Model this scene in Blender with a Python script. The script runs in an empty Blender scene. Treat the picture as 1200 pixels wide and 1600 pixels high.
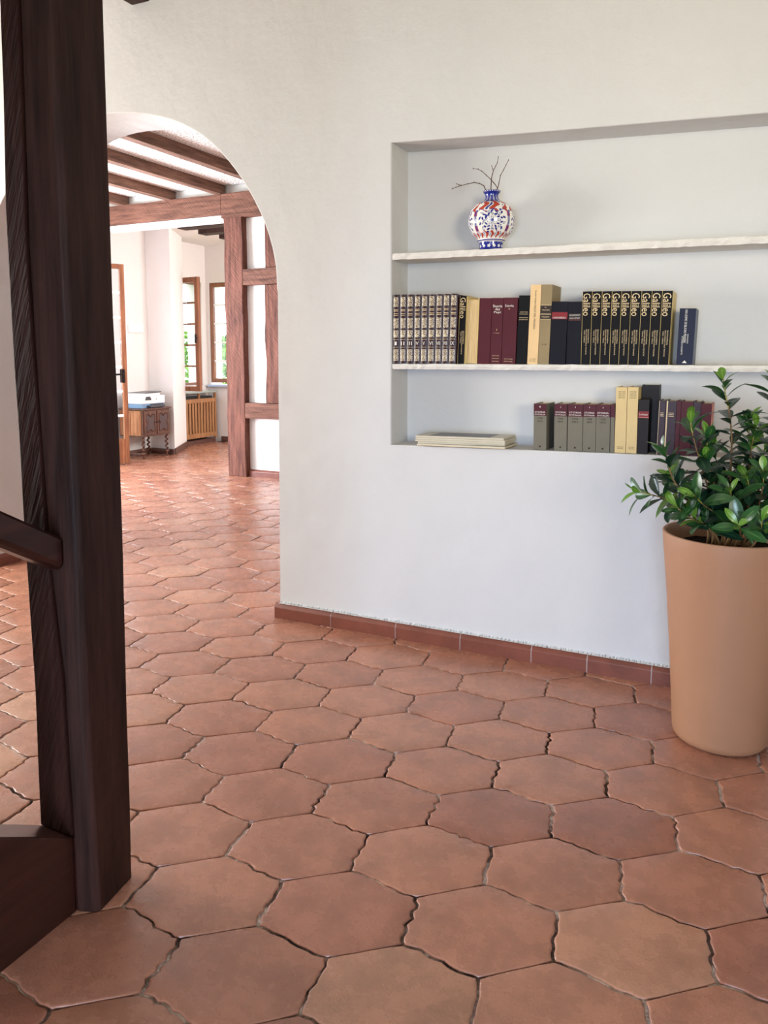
import bpy, bmesh, math, random
from mathutils import Vector, Matrix, noise
PI = math.pi
SC = bpy.context.scene
COL = SC.collection
D = bpy.data

# ------------------------------------------------------------------ camera
cam_d = D.cameras.new('camera')
cam_d.sensor_fit = 'VERTICAL'
cam_d.sensor_height = 24.0
cam_d.sensor_width = 18.0
cam_d.lens = 18.0
cam_d.shift_y = -0.0773
cam_d.clip_start = 0.02
cam_d.clip_end = 300
CAM = D.objects.new('camera', cam_d)
COL.objects.link(CAM)
CAM_LOC = Vector((0, 0, 1.3))
YAW = math.radians(25.93)
PITCH = 0.09992
CAM.location = CAM_LOC
CAM.rotation_euler = (PI / 2 - PITCH, 0, YAW)
SC.camera = CAM

# ------------------------------------------------------------------ daylight and added fill lamps
W = D.worlds.new('sky')
SC.world = W
W.use_nodes = True
bgn = W.node_tree.nodes['Background']
bgn.inputs[0].default_value = (0.88, 0.94, 1.0, 1)
bgn.inputs[1].default_value = 5.5

def area(name, loc, target, sx, sy, power, color):
    l = D.lights.new(name, 'AREA')
    l.shape = 'RECTANGLE'
    l.size = sx
    l.size_y = sy
    l.energy = power
    l.color = color
    o = D.objects.new(name, l)
    COL.objects.link(o)
    o.location = loc
    o.rotation_euler = (Vector(target) - Vector(loc)).to_track_quat('-Z', 'Y').to_euler()
    return o

# daylight at the near room's left window, then two added fill lamps
area('daylight_left_window', (-5.3, 1.55, 1.45), (0.0, 2.7, 1.2), 1.5, 1.3, 185, (1.0, 0.97, 0.92))
cool_fill = area('cool_rear_fill', (0.2, -2.7, 0.80), (-0.4, 3.1, 0.15), 2.0, 1.2, 30, (0.50, 0.68, 1.0))  # unseen source behind the camera, added to tint the lower wall blue
cool_fill.data.spread = math.radians(70)
warm_fill = area('warm_niche_fill', (2.3, -1.0, 1.9), (-0.3, 3.2, 2.1), 1.2, 1.2, 11, (1.0, 0.88, 0.62))  # unseen source, added to warm the niche with a narrow beam
warm_fill.data.spread = math.radians(46)
# added fill lamps for the passage and the far room
area('passage_fill', (-7.15, 4.8, 1.35), (-3.5, 5.2, 1.75), 1.5, 2.1, 430, (0.78, 0.86, 1.0))  # added lamp before a hidden opening, brightens the passage
area('far_room_fill', (-3.0, 8.2, 2.0), (-7.5, 7.9, 1.2), 1.4, 1.4, 150, (1.0, 0.96, 0.93))  # added lamp standing inside the room, brightens its left side
SC.view_settings.view_transform = 'Standard'
SC.view_settings.look = 'None'
SC.view_settings.gamma = 1.0
SC.view_settings.use_curve_mapping = False
SC.view_settings.exposure = -0.15

# ------------------------------------------------------------------ materials
def rgb(r, g, b):
    f = lambda c: ((c / 255 + 0.055) / 1.055) ** 2.4 if c > 10 else c / 255 / 12.92
    return (f(r), f(g), f(b), 1)

class NT:
    def __init__(s, name):
        s.m = D.materials.new(name)
        s.m.use_nodes = True
        s.t = s.m.node_tree
        s.p = s.t.nodes['Principled BSDF']
    def n(s, typ, **kw):
        nd = s.t.nodes.new(typ)
        for k, v in kw.items():
            if k.startswith('i_'):
                key = k[2:]
                nd.inputs[int(key) if key.isdigit() else key].default_value = v
            else:
                setattr(nd, k, v)
        return nd
    def l(s, a, b):
        s.t.links.new(a, b)
    def ramp(s, src, stops):
        r = s.n('ShaderNodeValToRGB')
        el = r.color_ramp.elements
        while len(el) < len(stops):
            el.new(0.5)
        for e, (p, c) in zip(el, stops):
            e.position = p
            e.color = c
        s.l(src, r.inputs[0])
        return r.outputs[0]
    def coord(s, scale=(1, 1, 1), rot=(0, 0, 0), kind='Object'):
        tc = s.n('ShaderNodeTexCoord')
        mp = s.n('ShaderNodeMapping')
        mp.inputs['Scale'].default_value = scale
        mp.inputs['Rotation'].default_value = rot
        s.l(tc.outputs[kind], mp.inputs[0])
        return mp.outputs[0]
    def noise(s, vec, scale, detail=4, rough=0.6):
        nn = s.n('ShaderNodeTexNoise')
        nn.inputs['Scale'].default_value = scale
        nn.inputs['Detail'].default_value = detail
        nn.inputs['Roughness'].default_value = rough
        if vec:
            s.l(vec, nn.inputs['Vector'])
        return nn.outputs['Fac']
    def bump(s, h, strength, dist=0.01, prev=None):
        b = s.n('ShaderNodeBump')
        b.inputs['Strength'].default_value = strength
        b.inputs['Distance'].default_value = dist
        s.l(h, b.inputs['Height'])
        if prev:
            s.l(prev, b.inputs['Normal'])
        return b.outputs[0]
    def rough(s, v, spec=None):
        s.p.inputs['Roughness'].default_value = v
        if spec is not None:
            s.p.inputs['Specular IOR Level'].default_value = spec

def flat(name, c, rough=0.6, spec=0.5, metal=0.0, var=0.0, bump=0.0, bscale=80):
    t = NT(name)
    t.rough(rough, spec)
    t.p.inputs['Metallic'].default_value = metal
    if var > 0:
        f = t.noise(t.coord(), 9, 5)
        a = tuple(min(1, x * (1 - var)) for x in c[:3]) + (1,)
        b = tuple(min(1, x * (1 + var)) for x in c[:3]) + (1,)
        t.l(t.ramp(f, [(0.3, a), (0.7, b)]), t.p.inputs['Base Color'])
    else:
        t.p.inputs['Base Color'].default_value = c
    if bump > 0:
        t.l(t.bump(t.noise(t.coord(), bscale, 3), bump, 0.004), t.p.inputs['Normal'])
    return t.m

def plaster(name, c, grain=0.25, rough_scale=130, wavy=0.25):
    t = NT(name)
    t.rough(0.85, 0.2)
    v = t.coord()
    a = tuple(x * 0.965 for x in c[:3]) + (1,)
    t.l(t.ramp(t.noise(v, 1.7, 4), [(0.35, a), (0.65, c)]), t.p.inputs['Base Color'])
    b1 = t.bump(t.noise(v, 5, 3), wavy, 0.03)
    b2 = t.bump(t.noise(v, rough_scale, 4), grain, 0.003, b1)
    t.l(b2, t.p.inputs['Normal'])
    return t.m

M = {}
M['wall'] = plaster('white_wall_paint', rgb(207, 206, 204))
M['wall_far'] = plaster('far_wall_paint', rgb(232, 226, 222), 0.15)
M['shelf'] = plaster('rough_shelf_plaster', rgb(226, 222, 214), 0.9, 220, 0.1)
M['panel'] = plaster('panel_plaster', rgb(232, 228, 222), 0.7, 90, 0.5)
M['ceiling'] = plaster('ceiling_paint', rgb(225, 222, 215))

def stipple():
    t = NT('stippled_ceiling_plaster')
    t.rough(0.9, 0.1)
    v = t.coord()
    vo = t.n('ShaderNodeTexVoronoi')
    vo.inputs['Scale'].default_value = 38
    t.l(v, vo.inputs['Vector'])
    f = t.noise(v, 60, 2, 0.7)
    t.l(t.ramp(f, [(0.40, rgb(165, 152, 140)), (0.47, rgb(240, 237, 230))]), t.p.inputs['Base Color'])
    t.l(t.bump(vo.outputs['Distance'], 0.8, 0.01), t.p.inputs['Normal'])
    return t.m
M['stipple'] = stipple()

def wood(name, dark, light, axis='Z', saw=0.0, sawrot=0.5, rough=0.45, spec=0.5, grain=1.0):
    t = NT(name)
    t.rough(rough, spec)
    sc = {'X': (1.2, 14, 14), 'Y': (14, 1.2, 14), 'Z': (14, 14, 1.2)}[axis]
    v = t.coord(sc)
    f = t.noise(v, 2.2, 7, 0.65)
    t.l(t.ramp(f, [(0.32, dark), (0.68, light)]), t.p.inputs['Base Color'])
    b = t.bump(f, 0.35 * grain, 0.006)
    if saw > 0:
        mp2 = t.n('ShaderNodeMapping')
        mp2.inputs['Scale'].default_value = (7, 7, 75)
        t.l(t.coord((1, 1, 1), (0, sawrot, 0)), mp2.inputs[0])
        sv = t.noise(mp2.outputs[0], 1.0, 3, 0.6)
        b = t.bump(sv, saw, 0.012, b)
    t.l(b, t.p.inputs['Normal'])
    return t.m
M['wood_dark'] = wood('dark_stained_wood', rgb(30, 15, 12), rgb(62, 38, 31), 'Z', 0, 0, 0.5, 0.18, 1.6)
M['wood_dark_saw'] = wood('dark_sawn_wood', rgb(34, 18, 15), rgb(58, 34, 28), 'Z', 0.7, 1.2, 0.7, 0.05)
M['wood_dark_y'] = wood('dark_board_wood', rgb(34, 15, 12), rgb(60, 30, 24), 'Y', 0, 0, 0.3, 0.5, 0.5)
M['timber_z'] = wood('red_brown_timber', rgb(74, 44, 36), rgb(136, 88, 72), 'Z', 0.8, -0.87, 0.7, 0.2)
M['timber_x'] = wood('red_brown_beam', rgb(78, 50, 40), rgb(140, 96, 78), 'X', 0.8, -0.8, 0.7, 0.2)
M['joist'] = wood('joist_wood', rgb(92, 68, 56), rgb(160, 124, 106), 'Y', 0, 0, 0.7, 0.2)
M['frame_wood'] = wood('window_frame_wood', rgb(104, 62, 42), rgb(158, 100, 66), 'Z', 0, 0, 0.4, 0.4, 0.3)
M['radiator_wood'] = wood('radiator_cover_wood', rgb(138, 92, 60), rgb(182, 134, 92), 'Z', 0, 0, 0.5, 0.3, 0.3)
M['oak_dark'] = wood('old_cabinet_oak', rgb(60, 36, 28), rgb(112, 74, 58), 'Z', 0, 0, 0.4, 0.4, 0.5)
M['oak_panel'] = wood('cabinet_panel_oak', rgb(52, 36, 36), rgb(84, 62, 60), 'Z', 0, 0, 0.35, 0.5, 0.5)
M['oak_lit'] = wood('cabinet_oak_lit', rgb(150, 96, 62), rgb(196, 138, 96), 'Z', 0, 0, 0.5, 0.3, 0.3)  # light falling on the cabinet's side is put into this orange colour

def tile_mat():
    t = NT('terracotta')
    at = t.n('ShaderNodeAttribute', attribute_name='tint')
    v = t.n('ShaderNodeNewGeometry').outputs['Position']
    base = t.ramp(at.outputs['Fac'], [(0.0, rgb(140, 90, 74)), (0.35, rgb(160, 107, 86)), (0.7, rgb(171, 119, 95)), (1.0, rgb(184, 138, 110))])
    mot = t.noise(v, 7, 6, 0.7)
    mr = t.ramp(mot, [(0.30, (0.72, 0.73, 0.74, 1)), (0.60, (1.08, 1.06, 1.04, 1))])
    mx = t.n('ShaderNodeMix', data_type='RGBA', blend_type='MULTIPLY')
    mx.inputs[0].default_value = 1.0
    t.l(base, mx.inputs[6]); t.l(mr, mx.inputs[7])
    # small pale specks
    sp = t.noise(v, 190, 2, 0.5)
    sr = t.ramp(sp, [(0.72, (0, 0, 0, 1)), (0.76, (1, 1, 1, 1))])
    mx2 = t.n('ShaderNodeMix', data_type='RGBA')
    t.l(sr, mx2.inputs[0]); t.l(mx.outputs[2], mx2.inputs[6])
    mx2.inputs[7].default_value = rgb(206, 168, 148)
    t.l(mx2.outputs[2], t.p.inputs['Base Color'])
    rr = t.n('ShaderNodeMapRange')
    rr.inputs[3].default_value = 0.18; rr.inputs[4].default_value = 0.36
    t.l(t.noise(v, 14, 4), rr.inputs[0]); t.l(rr.outputs[0], t.p.inputs['Roughness'])
    t.p.inputs['Specular IOR Level'].default_value = 0.55
    b = t.bump(t.noise(v, 11, 4), 0.18, 0.008)
    b = t.bump(t.noise(v, 170, 4, 0.7), 0.32, 0.002, b)
    t.l(b, t.p.inputs['Normal'])
    return t.m
M['tile'] = tile_mat()

def grout():
    t = NT('tile_grout')
    t.rough(0.95, 0.1)
    v = t.coord()
    f = t.noise(v, 6.5, 5, 0.7)
    t.l(t.ramp(f, [(0.40, rgb(44, 34, 30)), (0.50, rgb(112, 92, 82)), (0.60, rgb(204, 186, 174))]), t.p.inputs['Base Color'])
    t.l(t.bump(t.noise(v, 160, 3), 0.8, 0.006), t.p.inputs['Normal'])
    return t.m
M['grout'] = grout()
M['skirting'] = flat('skirting_terracotta', rgb(120, 66, 50), 0.42, 0.5, var=0.2, bump=0.25)
M['mortar'] = flat('skirting_joint_mortar', rgb(190, 172, 165), 0.95, 0.1, bump=0.8)
M['pot'] = flat('pot_caramel', rgb(160, 116, 86), 0.55, 0.4, var=0.03, bump=0.12, bscale=260)
M['soil'] = flat('dark_soil', rgb(32, 24, 20), 0.95, 0.1, bump=1.0, bscale=60, var=0.3)
M['stem'] = flat('plant_stem', rgb(112, 84, 52), 0.6, 0.3, var=0.2)
M['stem_young'] = flat('young_stem', rgb(146, 132, 62), 0.5, 0.3, var=0.2)

def leaf_mat(name, c_top, c_rib):
    t = NT(name)
    t.rough(0.28, 0.55)
    at = t.n('ShaderNodeAttribute', attribute_name='tint')
    base = t.ramp(at.outputs['Fac'], [(0.0, c_top), (0.86, tuple(x * 1.5 for x in c_top[:3]) + (1,)), (1.0, c_rib)])
    t.l(base, t.p.inputs['Base Color'])
    t.p.inputs['Subsurface Weight'].default_value = 0.0
    t.l(t.bump(t.noise(t.coord(), 60, 3), 0.15, 0.002), t.p.inputs['Normal'])
    return t.m
M['leaf'] = leaf_mat('leaf_dark_green', rgb(17, 42, 28), rgb(70, 104, 58))
M['leaf_mid'] = leaf_mat('leaf_mid_green', rgb(34, 70, 32), rgb(96, 126, 66))
M['leaf_young'] = leaf_mat('leaf_fresh_green', rgb(80, 116, 38), rgb(146, 164, 84))

M['maroon'] = flat('maroon_cloth', rgb(76, 20, 31), 0.5, 0.3, var=0.1, bump=0.1, bscale=400)
M['maroon_dark'] = flat('dark_maroon_leather', rgb(48, 14, 21), 0.4, 0.3, var=0.15)
M['black'] = flat('black_cloth', rgb(17, 16, 18), 0.6, 0.15, var=0.15)
M['navy'] = flat('navy_cover', rgb(18, 21, 46), 0.5, 0.25)
M['ink_navy'] = flat('dark_navy_cloth', rgb(24, 24, 33), 0.65, 0.15, var=0.1)
M['cream'] = flat('cream_paper_cover', rgb(222, 188, 138), 0.6, 0.3, var=0.04)
M['vellum'] = flat('yellowed_vellum', rgb(212, 186, 132), 0.6, 0.3, var=0.06)
M['olive'] = flat('olive_cloth', rgb(142, 124, 90), 0.55, 0.3, var=0.12)
M['greycloth'] = flat('grey_green_cloth', rgb(116, 111, 98), 0.7, 0.15, var=0.06)
M['brownblack'] = flat('brown_black_leather', rgb(34, 27, 25), 0.5, 0.2, var=0.2)
M['goldedge'] = flat('gilt_cover_edge', rgb(206, 182, 118), 0.5, 0.4, var=0.08)
M['dust'] = flat('grey_jacket', rgb(92, 96, 108), 0.5, 0.4, var=0.06)
M['red_label'] = flat('red_label', rgb(128, 38, 42), 0.5, 0.3)
M['dark_label'] = flat('dark_label', rgb(48, 38, 34), 0.5, 0.3)
M['gold'] = flat('gold_print', rgb(220, 194, 148), 0.45, 0.5)
M['white_print'] = flat('white_print', rgb(225, 220, 210), 0.6, 0.2)
M['dark_print'] = flat('dark_print', rgb(62, 48, 38), 0.7, 0.1)
M['pink'] = flat('pink_cover', rgb(196, 126, 110), 0.6, 0.3, var=0.08)

def page_mat():
    t = NT('page_edges')
    t.rough(0.85, 0.1)
    f = t.noise(t.coord((260, 2, 4)), 2, 3)
    t.l(t.ramp(f, [(0.35, rgb(176, 146, 98)), (0.65, rgb(224, 198, 152))]), t.p.inputs['Base Color'])
    return t.m
M['pages'] = page_mat()
def gilt_mat():
    t = NT('gilt_tooling')
    t.rough(0.35, 0.5)
    v = t.coord((1, 1, 1))
    vo = t.n('ShaderNodeTexVoronoi', feature='DISTANCE_TO_EDGE')
    vo.inputs['Scale'].default_value = 170
    t.l(v, vo.inputs['Vector'])
    t.l(t.ramp(vo.outputs['Distance'], [(0.06, rgb(204, 190, 156)), (0.16, rgb(72, 30, 32))]), t.p.inputs['Base Color'])
    return t.m
M['gilt'] = gilt_mat()
M['printer_white'] = flat('printer_white_plastic', rgb(236, 236, 238), 0.4, 0.4)
M['printer_dark'] = flat('printer_dark_plastic', rgb(52, 54, 62), 0.3, 0.5)
M['printer_blue'] = flat('printer_blue_grey_base', rgb(120, 152, 186), 0.4, 0.4)
M['marble'] = flat('grey_green_marble', rgb(150, 158, 148), 0.3, 0.5, var=0.2)
M['iron'] = flat('black_iron', rgb(30, 28, 28), 0.4, 0.5, 0.6)
M['white_paint'] = flat('white_gloss_paint', rgb(236, 234, 232), 0.4, 0.4)
M['sill_blue'] = flat('blue_grey_sill_stone', rgb(172, 190, 216), 0.4, 0.4)
M['dark_void'] = flat('radiator_metal', rgb(62, 60, 58), 0.5, 0.4, 0.3)
M['magazine'] = flat('magazine_cover', rgb(196, 190, 176), 0.5, 0.3, var=0.1)
M['mag_pages'] = flat('magazine_page_edges', rgb(206, 196, 172), 0.8, 0.1, var=0.06)
M['magazine_photo'] = flat('magazine_photo_print', rgb(92, 92, 92), 0.4, 0.4, var=0.5)
M['foliage'] = flat('garden_foliage', rgb(120, 160, 70), 0.6, 0.3, var=0.4)
M['garden_ground'] = flat('garden_lawn', rgb(120, 140, 70), 0.9, 0.1, var=0.3)
M['twig'] = flat('twig_bark', rgb(82, 54, 38), 0.7, 0.2, var=0.3)

def glass():
    m = D.materials.new('window_glass')
    m.use_nodes = True
    t = m.node_tree
    t.nodes.clear()
    o = t.nodes.new('ShaderNodeOutputMaterial')
    mix = t.nodes.new('ShaderNodeMixShader')
    lw = t.nodes.new('ShaderNodeLayerWeight')
    lw.inputs[0].default_value = 0.5
    pw = t.nodes.new('ShaderNodeMath'); pw.operation = 'POWER'; pw.inputs[1].default_value = 4
    fr = t.nodes.new('ShaderNodeMath'); fr.operation = 'MULTIPLY_ADD'; fr.inputs[1].default_value = 0.7; fr.inputs[2].default_value = 0.04
    t.links.new(lw.outputs['Facing'], pw.inputs[0]); t.links.new(pw.outputs[0], fr.inputs[0])
    tr = t.nodes.new('ShaderNodeBsdfTransparent')
    gl = t.nodes.new('ShaderNodeBsdfGlossy')
    tr.inputs[0].default_value = (0.96, 0.98, 1.0, 1)
    gl.inputs['Roughness'].default_value = 0.02
    t.links.new(fr.outputs[0], mix.inputs[0])
    t.links.new(tr.outputs[0], mix.inputs[1])
    t.links.new(gl.outputs[0], mix.inputs[2])
    t.links.new(mix.outputs[0], o.inputs[0])
    return m
M['glass'] = glass()
def vase_mat():
    t = NT('painted_glazed_ceramic')
    t.rough(0.12, 0.6)
    at = t.n('ShaderNodeAttribute', attribute_name='paint')
    t.l(at.outputs['Color'], t.p.inputs['Base Color'])
    return t.m
M['vase'] = vase_mat()

# ------------------------------------------------------------------ mesh helpers
def link(name, me, parent=None, mat=None):
    o = D.objects.new(name, me)
    COL.objects.link(o)
    if parent:
        o.parent = parent
    if mat:
        me.materials.append(M[mat] if isinstance(mat, str) else mat)
    return o

class MB:
    def __init__(s):
        s.v = []; s.f = []
    def add(s, vs, fs):
        b = len(s.v)
        s.v += [tuple(v) for v in vs]
        s.f += [tuple(i + b for i in f) for f in fs]
        return s
    def box(s, x0, x1, y0, y1, z0, z1):
        vs = [(x, y, z) for z in (z0, z1) for y in (y0, y1) for x in (x0, x1)]
        return s.add(vs, [(0, 2, 3, 1), (4, 5, 7, 6), (0, 1, 5, 4), (2, 6, 7, 3), (0, 4, 6, 2), (1, 3, 7, 5)])
    def hexa(s, p):  # 8 points: bottom 4 (ccw), top 4
        return s.add(p, [(0, 3, 2, 1), (4, 5, 6, 7), (0, 1, 5, 4), (1, 2, 6, 5), (2, 3, 7, 6), (3, 0, 4, 7)])
    def prism(s, poly, z0, z1):
        n = len(poly)
        vs = [(x, y, z0) for x, y in poly] + [(x, y, z1) for x, y in poly]
        fs = [tuple(reversed(range(n))), tuple(range(n, 2 * n))] + [(i, (i + 1) % n, n + (i + 1) % n, n + i) for i in range(n)]
        return s.add(vs, fs)
    def prism_y(s, poly, y0, y1):   # polygon in xz
        n = len(poly)
        vs = [(x, y0, z) for x, z in poly] + [(x, y1, z) for x, z in poly]
        fs = [tuple(range(n)), tuple(reversed(range(n, 2 * n)))] + [((i + 1) % n, i, n + i, n + (i + 1) % n) for i in range(n)]
        return s.add(vs, fs)
    def tube(s, pts, rad, seg=8, cap=True):
        pts = [Vector(p) for p in pts]
        rad = rad if isinstance(rad, (list, tuple)) else [rad] * len(pts)
        b = len(s.v)
        up = Vector((0.13, 0.2, 1)).normalized()
        for i, p in enumerate(pts):
            t = (pts[min(i + 1, len(pts) - 1)] - pts[max(i - 1, 0)]).normalized()
            a = t.cross(up)
            if a.length < 0.05:
                a = t.cross(Vector((1, 0, 0)))
            a.normalize()
            c = t.cross(a)
            for k in range(seg):
                th = 2 * PI * k / seg
                s.v.append(tuple(p + (a * math.cos(th) + c * math.sin(th)) * rad[i]))
        for i in range(len(pts) - 1):
            for k in range(seg):
                k2 = (k + 1) % seg
                s.f.append((b + i * seg + k, b + i * seg + k2, b + (i + 1) * seg + k2, b + (i + 1) * seg + k))
        if cap:
            s.f.append(tuple(b + k for k in reversed(range(seg))))
            s.f.append(tuple(b + (len(pts) - 1) * seg + k for k in range(seg)))
        return s
    def lathe(s, prof, seg=48, cx=0, cy=0, cap=True):
        b = len(s.v)
        for r, z in prof:
            for k in range(seg):
                th = 2 * PI * k / seg
                s.v.append((cx + r * math.cos(th), cy + r * math.sin(th), z))
        for i in range(len(prof) - 1):
            for k in range(seg):
                k2 = (k + 1) % seg
                s.f.append((b + i * seg + k, b + i * seg + k2, b + (i + 1) * seg + k2, b + (i + 1) * seg + k))
        if cap:
            s.f.append(tuple(b + k for k in reversed(range(seg))))
            s.f.append(tuple(b + (len(prof) - 1) * seg + k for k in range(seg)))
        return s
    def build(s, name, mat, parent=None, smooth=False, bevel=0, loc=None):
        me = D.meshes.new(name)
        me.from_pydata(s.v, [], s.f)
        me.validate()
        if smooth:
            for p in me.polygons:
                p.use_smooth = True
        if bevel:
            bm = bmesh.new(); bm.from_mesh(me)
            es = [e for e in bm.edges if e.is_manifold and e.calc_face_angle(0) > 0.5]
            bmesh.ops.bevel(bm, geom=es, offset=bevel, segments=2, affect='EDGES', profile=0.6, clamp_overlap=True)
            bmesh.ops.recalc_face_normals(bm, faces=bm.faces)
            bm.to_mesh(me); bm.free()
        o = link(name, me, parent, mat)
        if loc is not None:
            o.location = loc
        return o

def thing(name, label, cat, loc=(0, 0, 0), group=None, rot=(0, 0, 0)):
    o = D.objects.new(name, None)
    o.empty_display_size = 0.05
    COL.objects.link(o)
    o.location = loc
    o.rotation_euler = rot
    return tag(o, label, cat, group)
def tag(o, label, cat, group=None, kind=None):
    o['label'] = label
    o['category'] = cat
    if group: o['group'] = group
    if kind: o['kind'] = kind
    return o
def struct(o, label, cat):
    o['kind'] = 'structure'
    o['label'] = label
    o['category'] = cat
    return o
def struct_root(name, label, cat, loc=(0, 0, 0)):
    o = D.objects.new(name, None)
    COL.objects.link(o)
    o.location = loc
    return struct(o, label, cat)

def timber(name, mat, parent, x0, x1, y0, y1, z0, z1, amp=0.004, axis='Z', bevel=0.006, seed=1, loc=None):
    """a hewn beam: a box cut along its length, edges slightly uneven"""
    me = D.meshes.new(name)
    bm = bmesh.new()
    L = {'X': x1 - x0, 'Y': y1 - y0, 'Z': z1 - z0}[axis]
    n = max(3, min(26, int(L / 0.09)))
    ci = {'X': 0, 'Y': 1, 'Z': 2}[axis]
    lo = (x0, y0, z0); hi = (x1, y1, z1)
    oa = [i for i in range(3) if i != ci]
    rings = []
    for k in range(n + 1):
        t = k / n
        ring = []
        for a, b in ((0, 0), (1, 0), (1, 1), (0, 1)):
            p = [0, 0, 0]
            p[ci] = lo[ci] + (hi[ci] - lo[ci]) * t
            p[oa[0]] = (lo, hi)[a][oa[0]]
            p[oa[1]] = (lo, hi)[b][oa[1]]
            q = Vector((p[ci] * 3.1 + seed * 7.3, a * 5.7 + seed, b * 3.9))
            if amp > 0:
                p[oa[0]] += noise.noise(q) * amp
                p[oa[1]] += noise.noise(q + Vector((9, 4, 2))) * amp
            ring.append(bm.verts.new(p))
        rings.append(ring)
    for k in range(n):
        for j in range(4):
            j2 = (j + 1) % 4
            bm.faces.new((rings[k][j], rings[k][j2], rings[k + 1][j2], rings[k + 1][j]))
    bm.faces.new(rings[0][::-1]); bm.faces.new(rings[-1])
    bmesh.ops.recalc_face_normals(bm, faces=bm.faces)
    es = [e for e in bm.edges if e.calc_face_angle(0) > 0.8]
    bmesh.ops.bevel(bm, geom=es, offset=bevel, segments=2, affect='EDGES', profile=0.6)
    bm.to_mesh(me); bm.free()
    o = link(name, me, parent, mat)
    if loc is not None: o.location = loc
    return o

def boolean_cut(o, cutters):
    for c in cutters:
        md = o.modifiers.new('cut', 'BOOLEAN')
        md.operation = 'DIFFERENCE'
        md.solver = 'EXACT'
        md.object = c
    dg = bpy.context.evaluated_depsgraph_get()
    me = D.meshes.new_from_object(o.evaluated_get(dg))
    o.modifiers.clear()
    old = o.data
    o.data = me
    me.name = old.name
    D.meshes.remove(old)
    for c in cutters:
        D.objects.remove(c)

TEXTS = []
def text(body, parent, x, z, mat, fit, height=None, vertical=False, y=-0.0006, name='text_source', up=False, extr=0.0002):
    """flat lettering on a face towards -Y; fit = length along the reading direction"""
    cu = D.curves.new('lettering', 'FONT')
    cu.body = body
    cu.align_x = 'CENTER'; cu.align_y = 'CENTER'
    cu.size = 0.02
    cu.extrude = extr
    cu.resolution_u = 2
    cu.materials.append(M[mat])
    o = D.objects.new(name, cu)
    COL.objects.link(o)
    o.parent = parent
    o.location = (x, y, z)
    R = Matrix.Rotation(PI / 2, 4, 'X')
    if vertical:
        R = Matrix.Rotation(-PI / 2 if up else PI / 2, 4, 'Y') @ R
    o.rotation_euler = R.to_euler()
    TEXTS.append((o, fit, height))
    return o

# ------------------------------------------------------------------ layout constants
YW = 3.135            # front of the main wall
WT = 0.34             # its thickness
YP = 6.72             # front of the half-timbered partition
AC = -3.19            # arch centre
ARCH_R, ARCH_L, ARCH_Z, ARCH_B = 1.088, 1.0, 1.625, 0.95

# ------------------------------------------------------------------ floor
random.seed(4)
floor_o = MB().box(-7.7, 2.4, -2.8, 9.55, -0.14, -0.0042).build('floor', 'grout')
struct(floor_o, 'terracotta hexagonal tile floor running through the arch into the far rooms', 'floor')

TO = Vector((-1.12387, 1.92473)); TA = Vector((0.319937, 0.09507)); TB = Vector((0.216867, -0.165423)); TE = Vector((0.133777, 0.113637))
def PV(i, j): return TO + TA * i + TB * j
def vkey(k): return PV(k[1], k[2]) + (TE if k[0] == 'R' else Vector((0, 0)))
EDGE = {}
def jit(k):
    r = random.Random(hash((k[0] == 'R', k[1] * 131 + 7, k[2] * 717 + 3)))
    return vkey(k) + Vector((r.uniform(-1, 1), r.uniform(-1, 1))) * 0.004
def edge(a, b, wavy):
    key = (a, b) if a < b else (b, a)
    if key not in EDGE:
        p, q = jit(key[0]), jit(key[1])
        r = random.Random(hash((key[0][1] * 37 + key[0][2] * 911, key[1][1] * 53 + key[1][2] * 77, key[0][0] == 'R')))
        n = 13 if wavy else 5
        d = (q - p); nn = Vector((-d.y, d.x)).normalized()
        amp = r.uniform(0.0018, 0.0036) if wavy else 0.0005
        ph = r.uniform(0, 6.28); fr = r.uniform(3.0, 4.6)
        pts = []
        for k in range(n + 1):
            t = k / n
            w = math.sin(PI * t)
            off = (math.sin(ph + t * fr * 2 * PI) * amp + r.uniform(-1, 1) * amp * 0.8) * min(1, w * 2.5)
            if wavy: off += 0.0035 * math.sin(2 * PI * t)
            pts.append(p + d * t + nn * off)
        EDGE[key] = (pts, r.uniform(0.0024, 0.0046) if wavy else r.uniform(0.0010, 0.0016))
    pts, g = EDGE[key]
    return (pts if key == (a, b) else pts[::-1]), g
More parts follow.
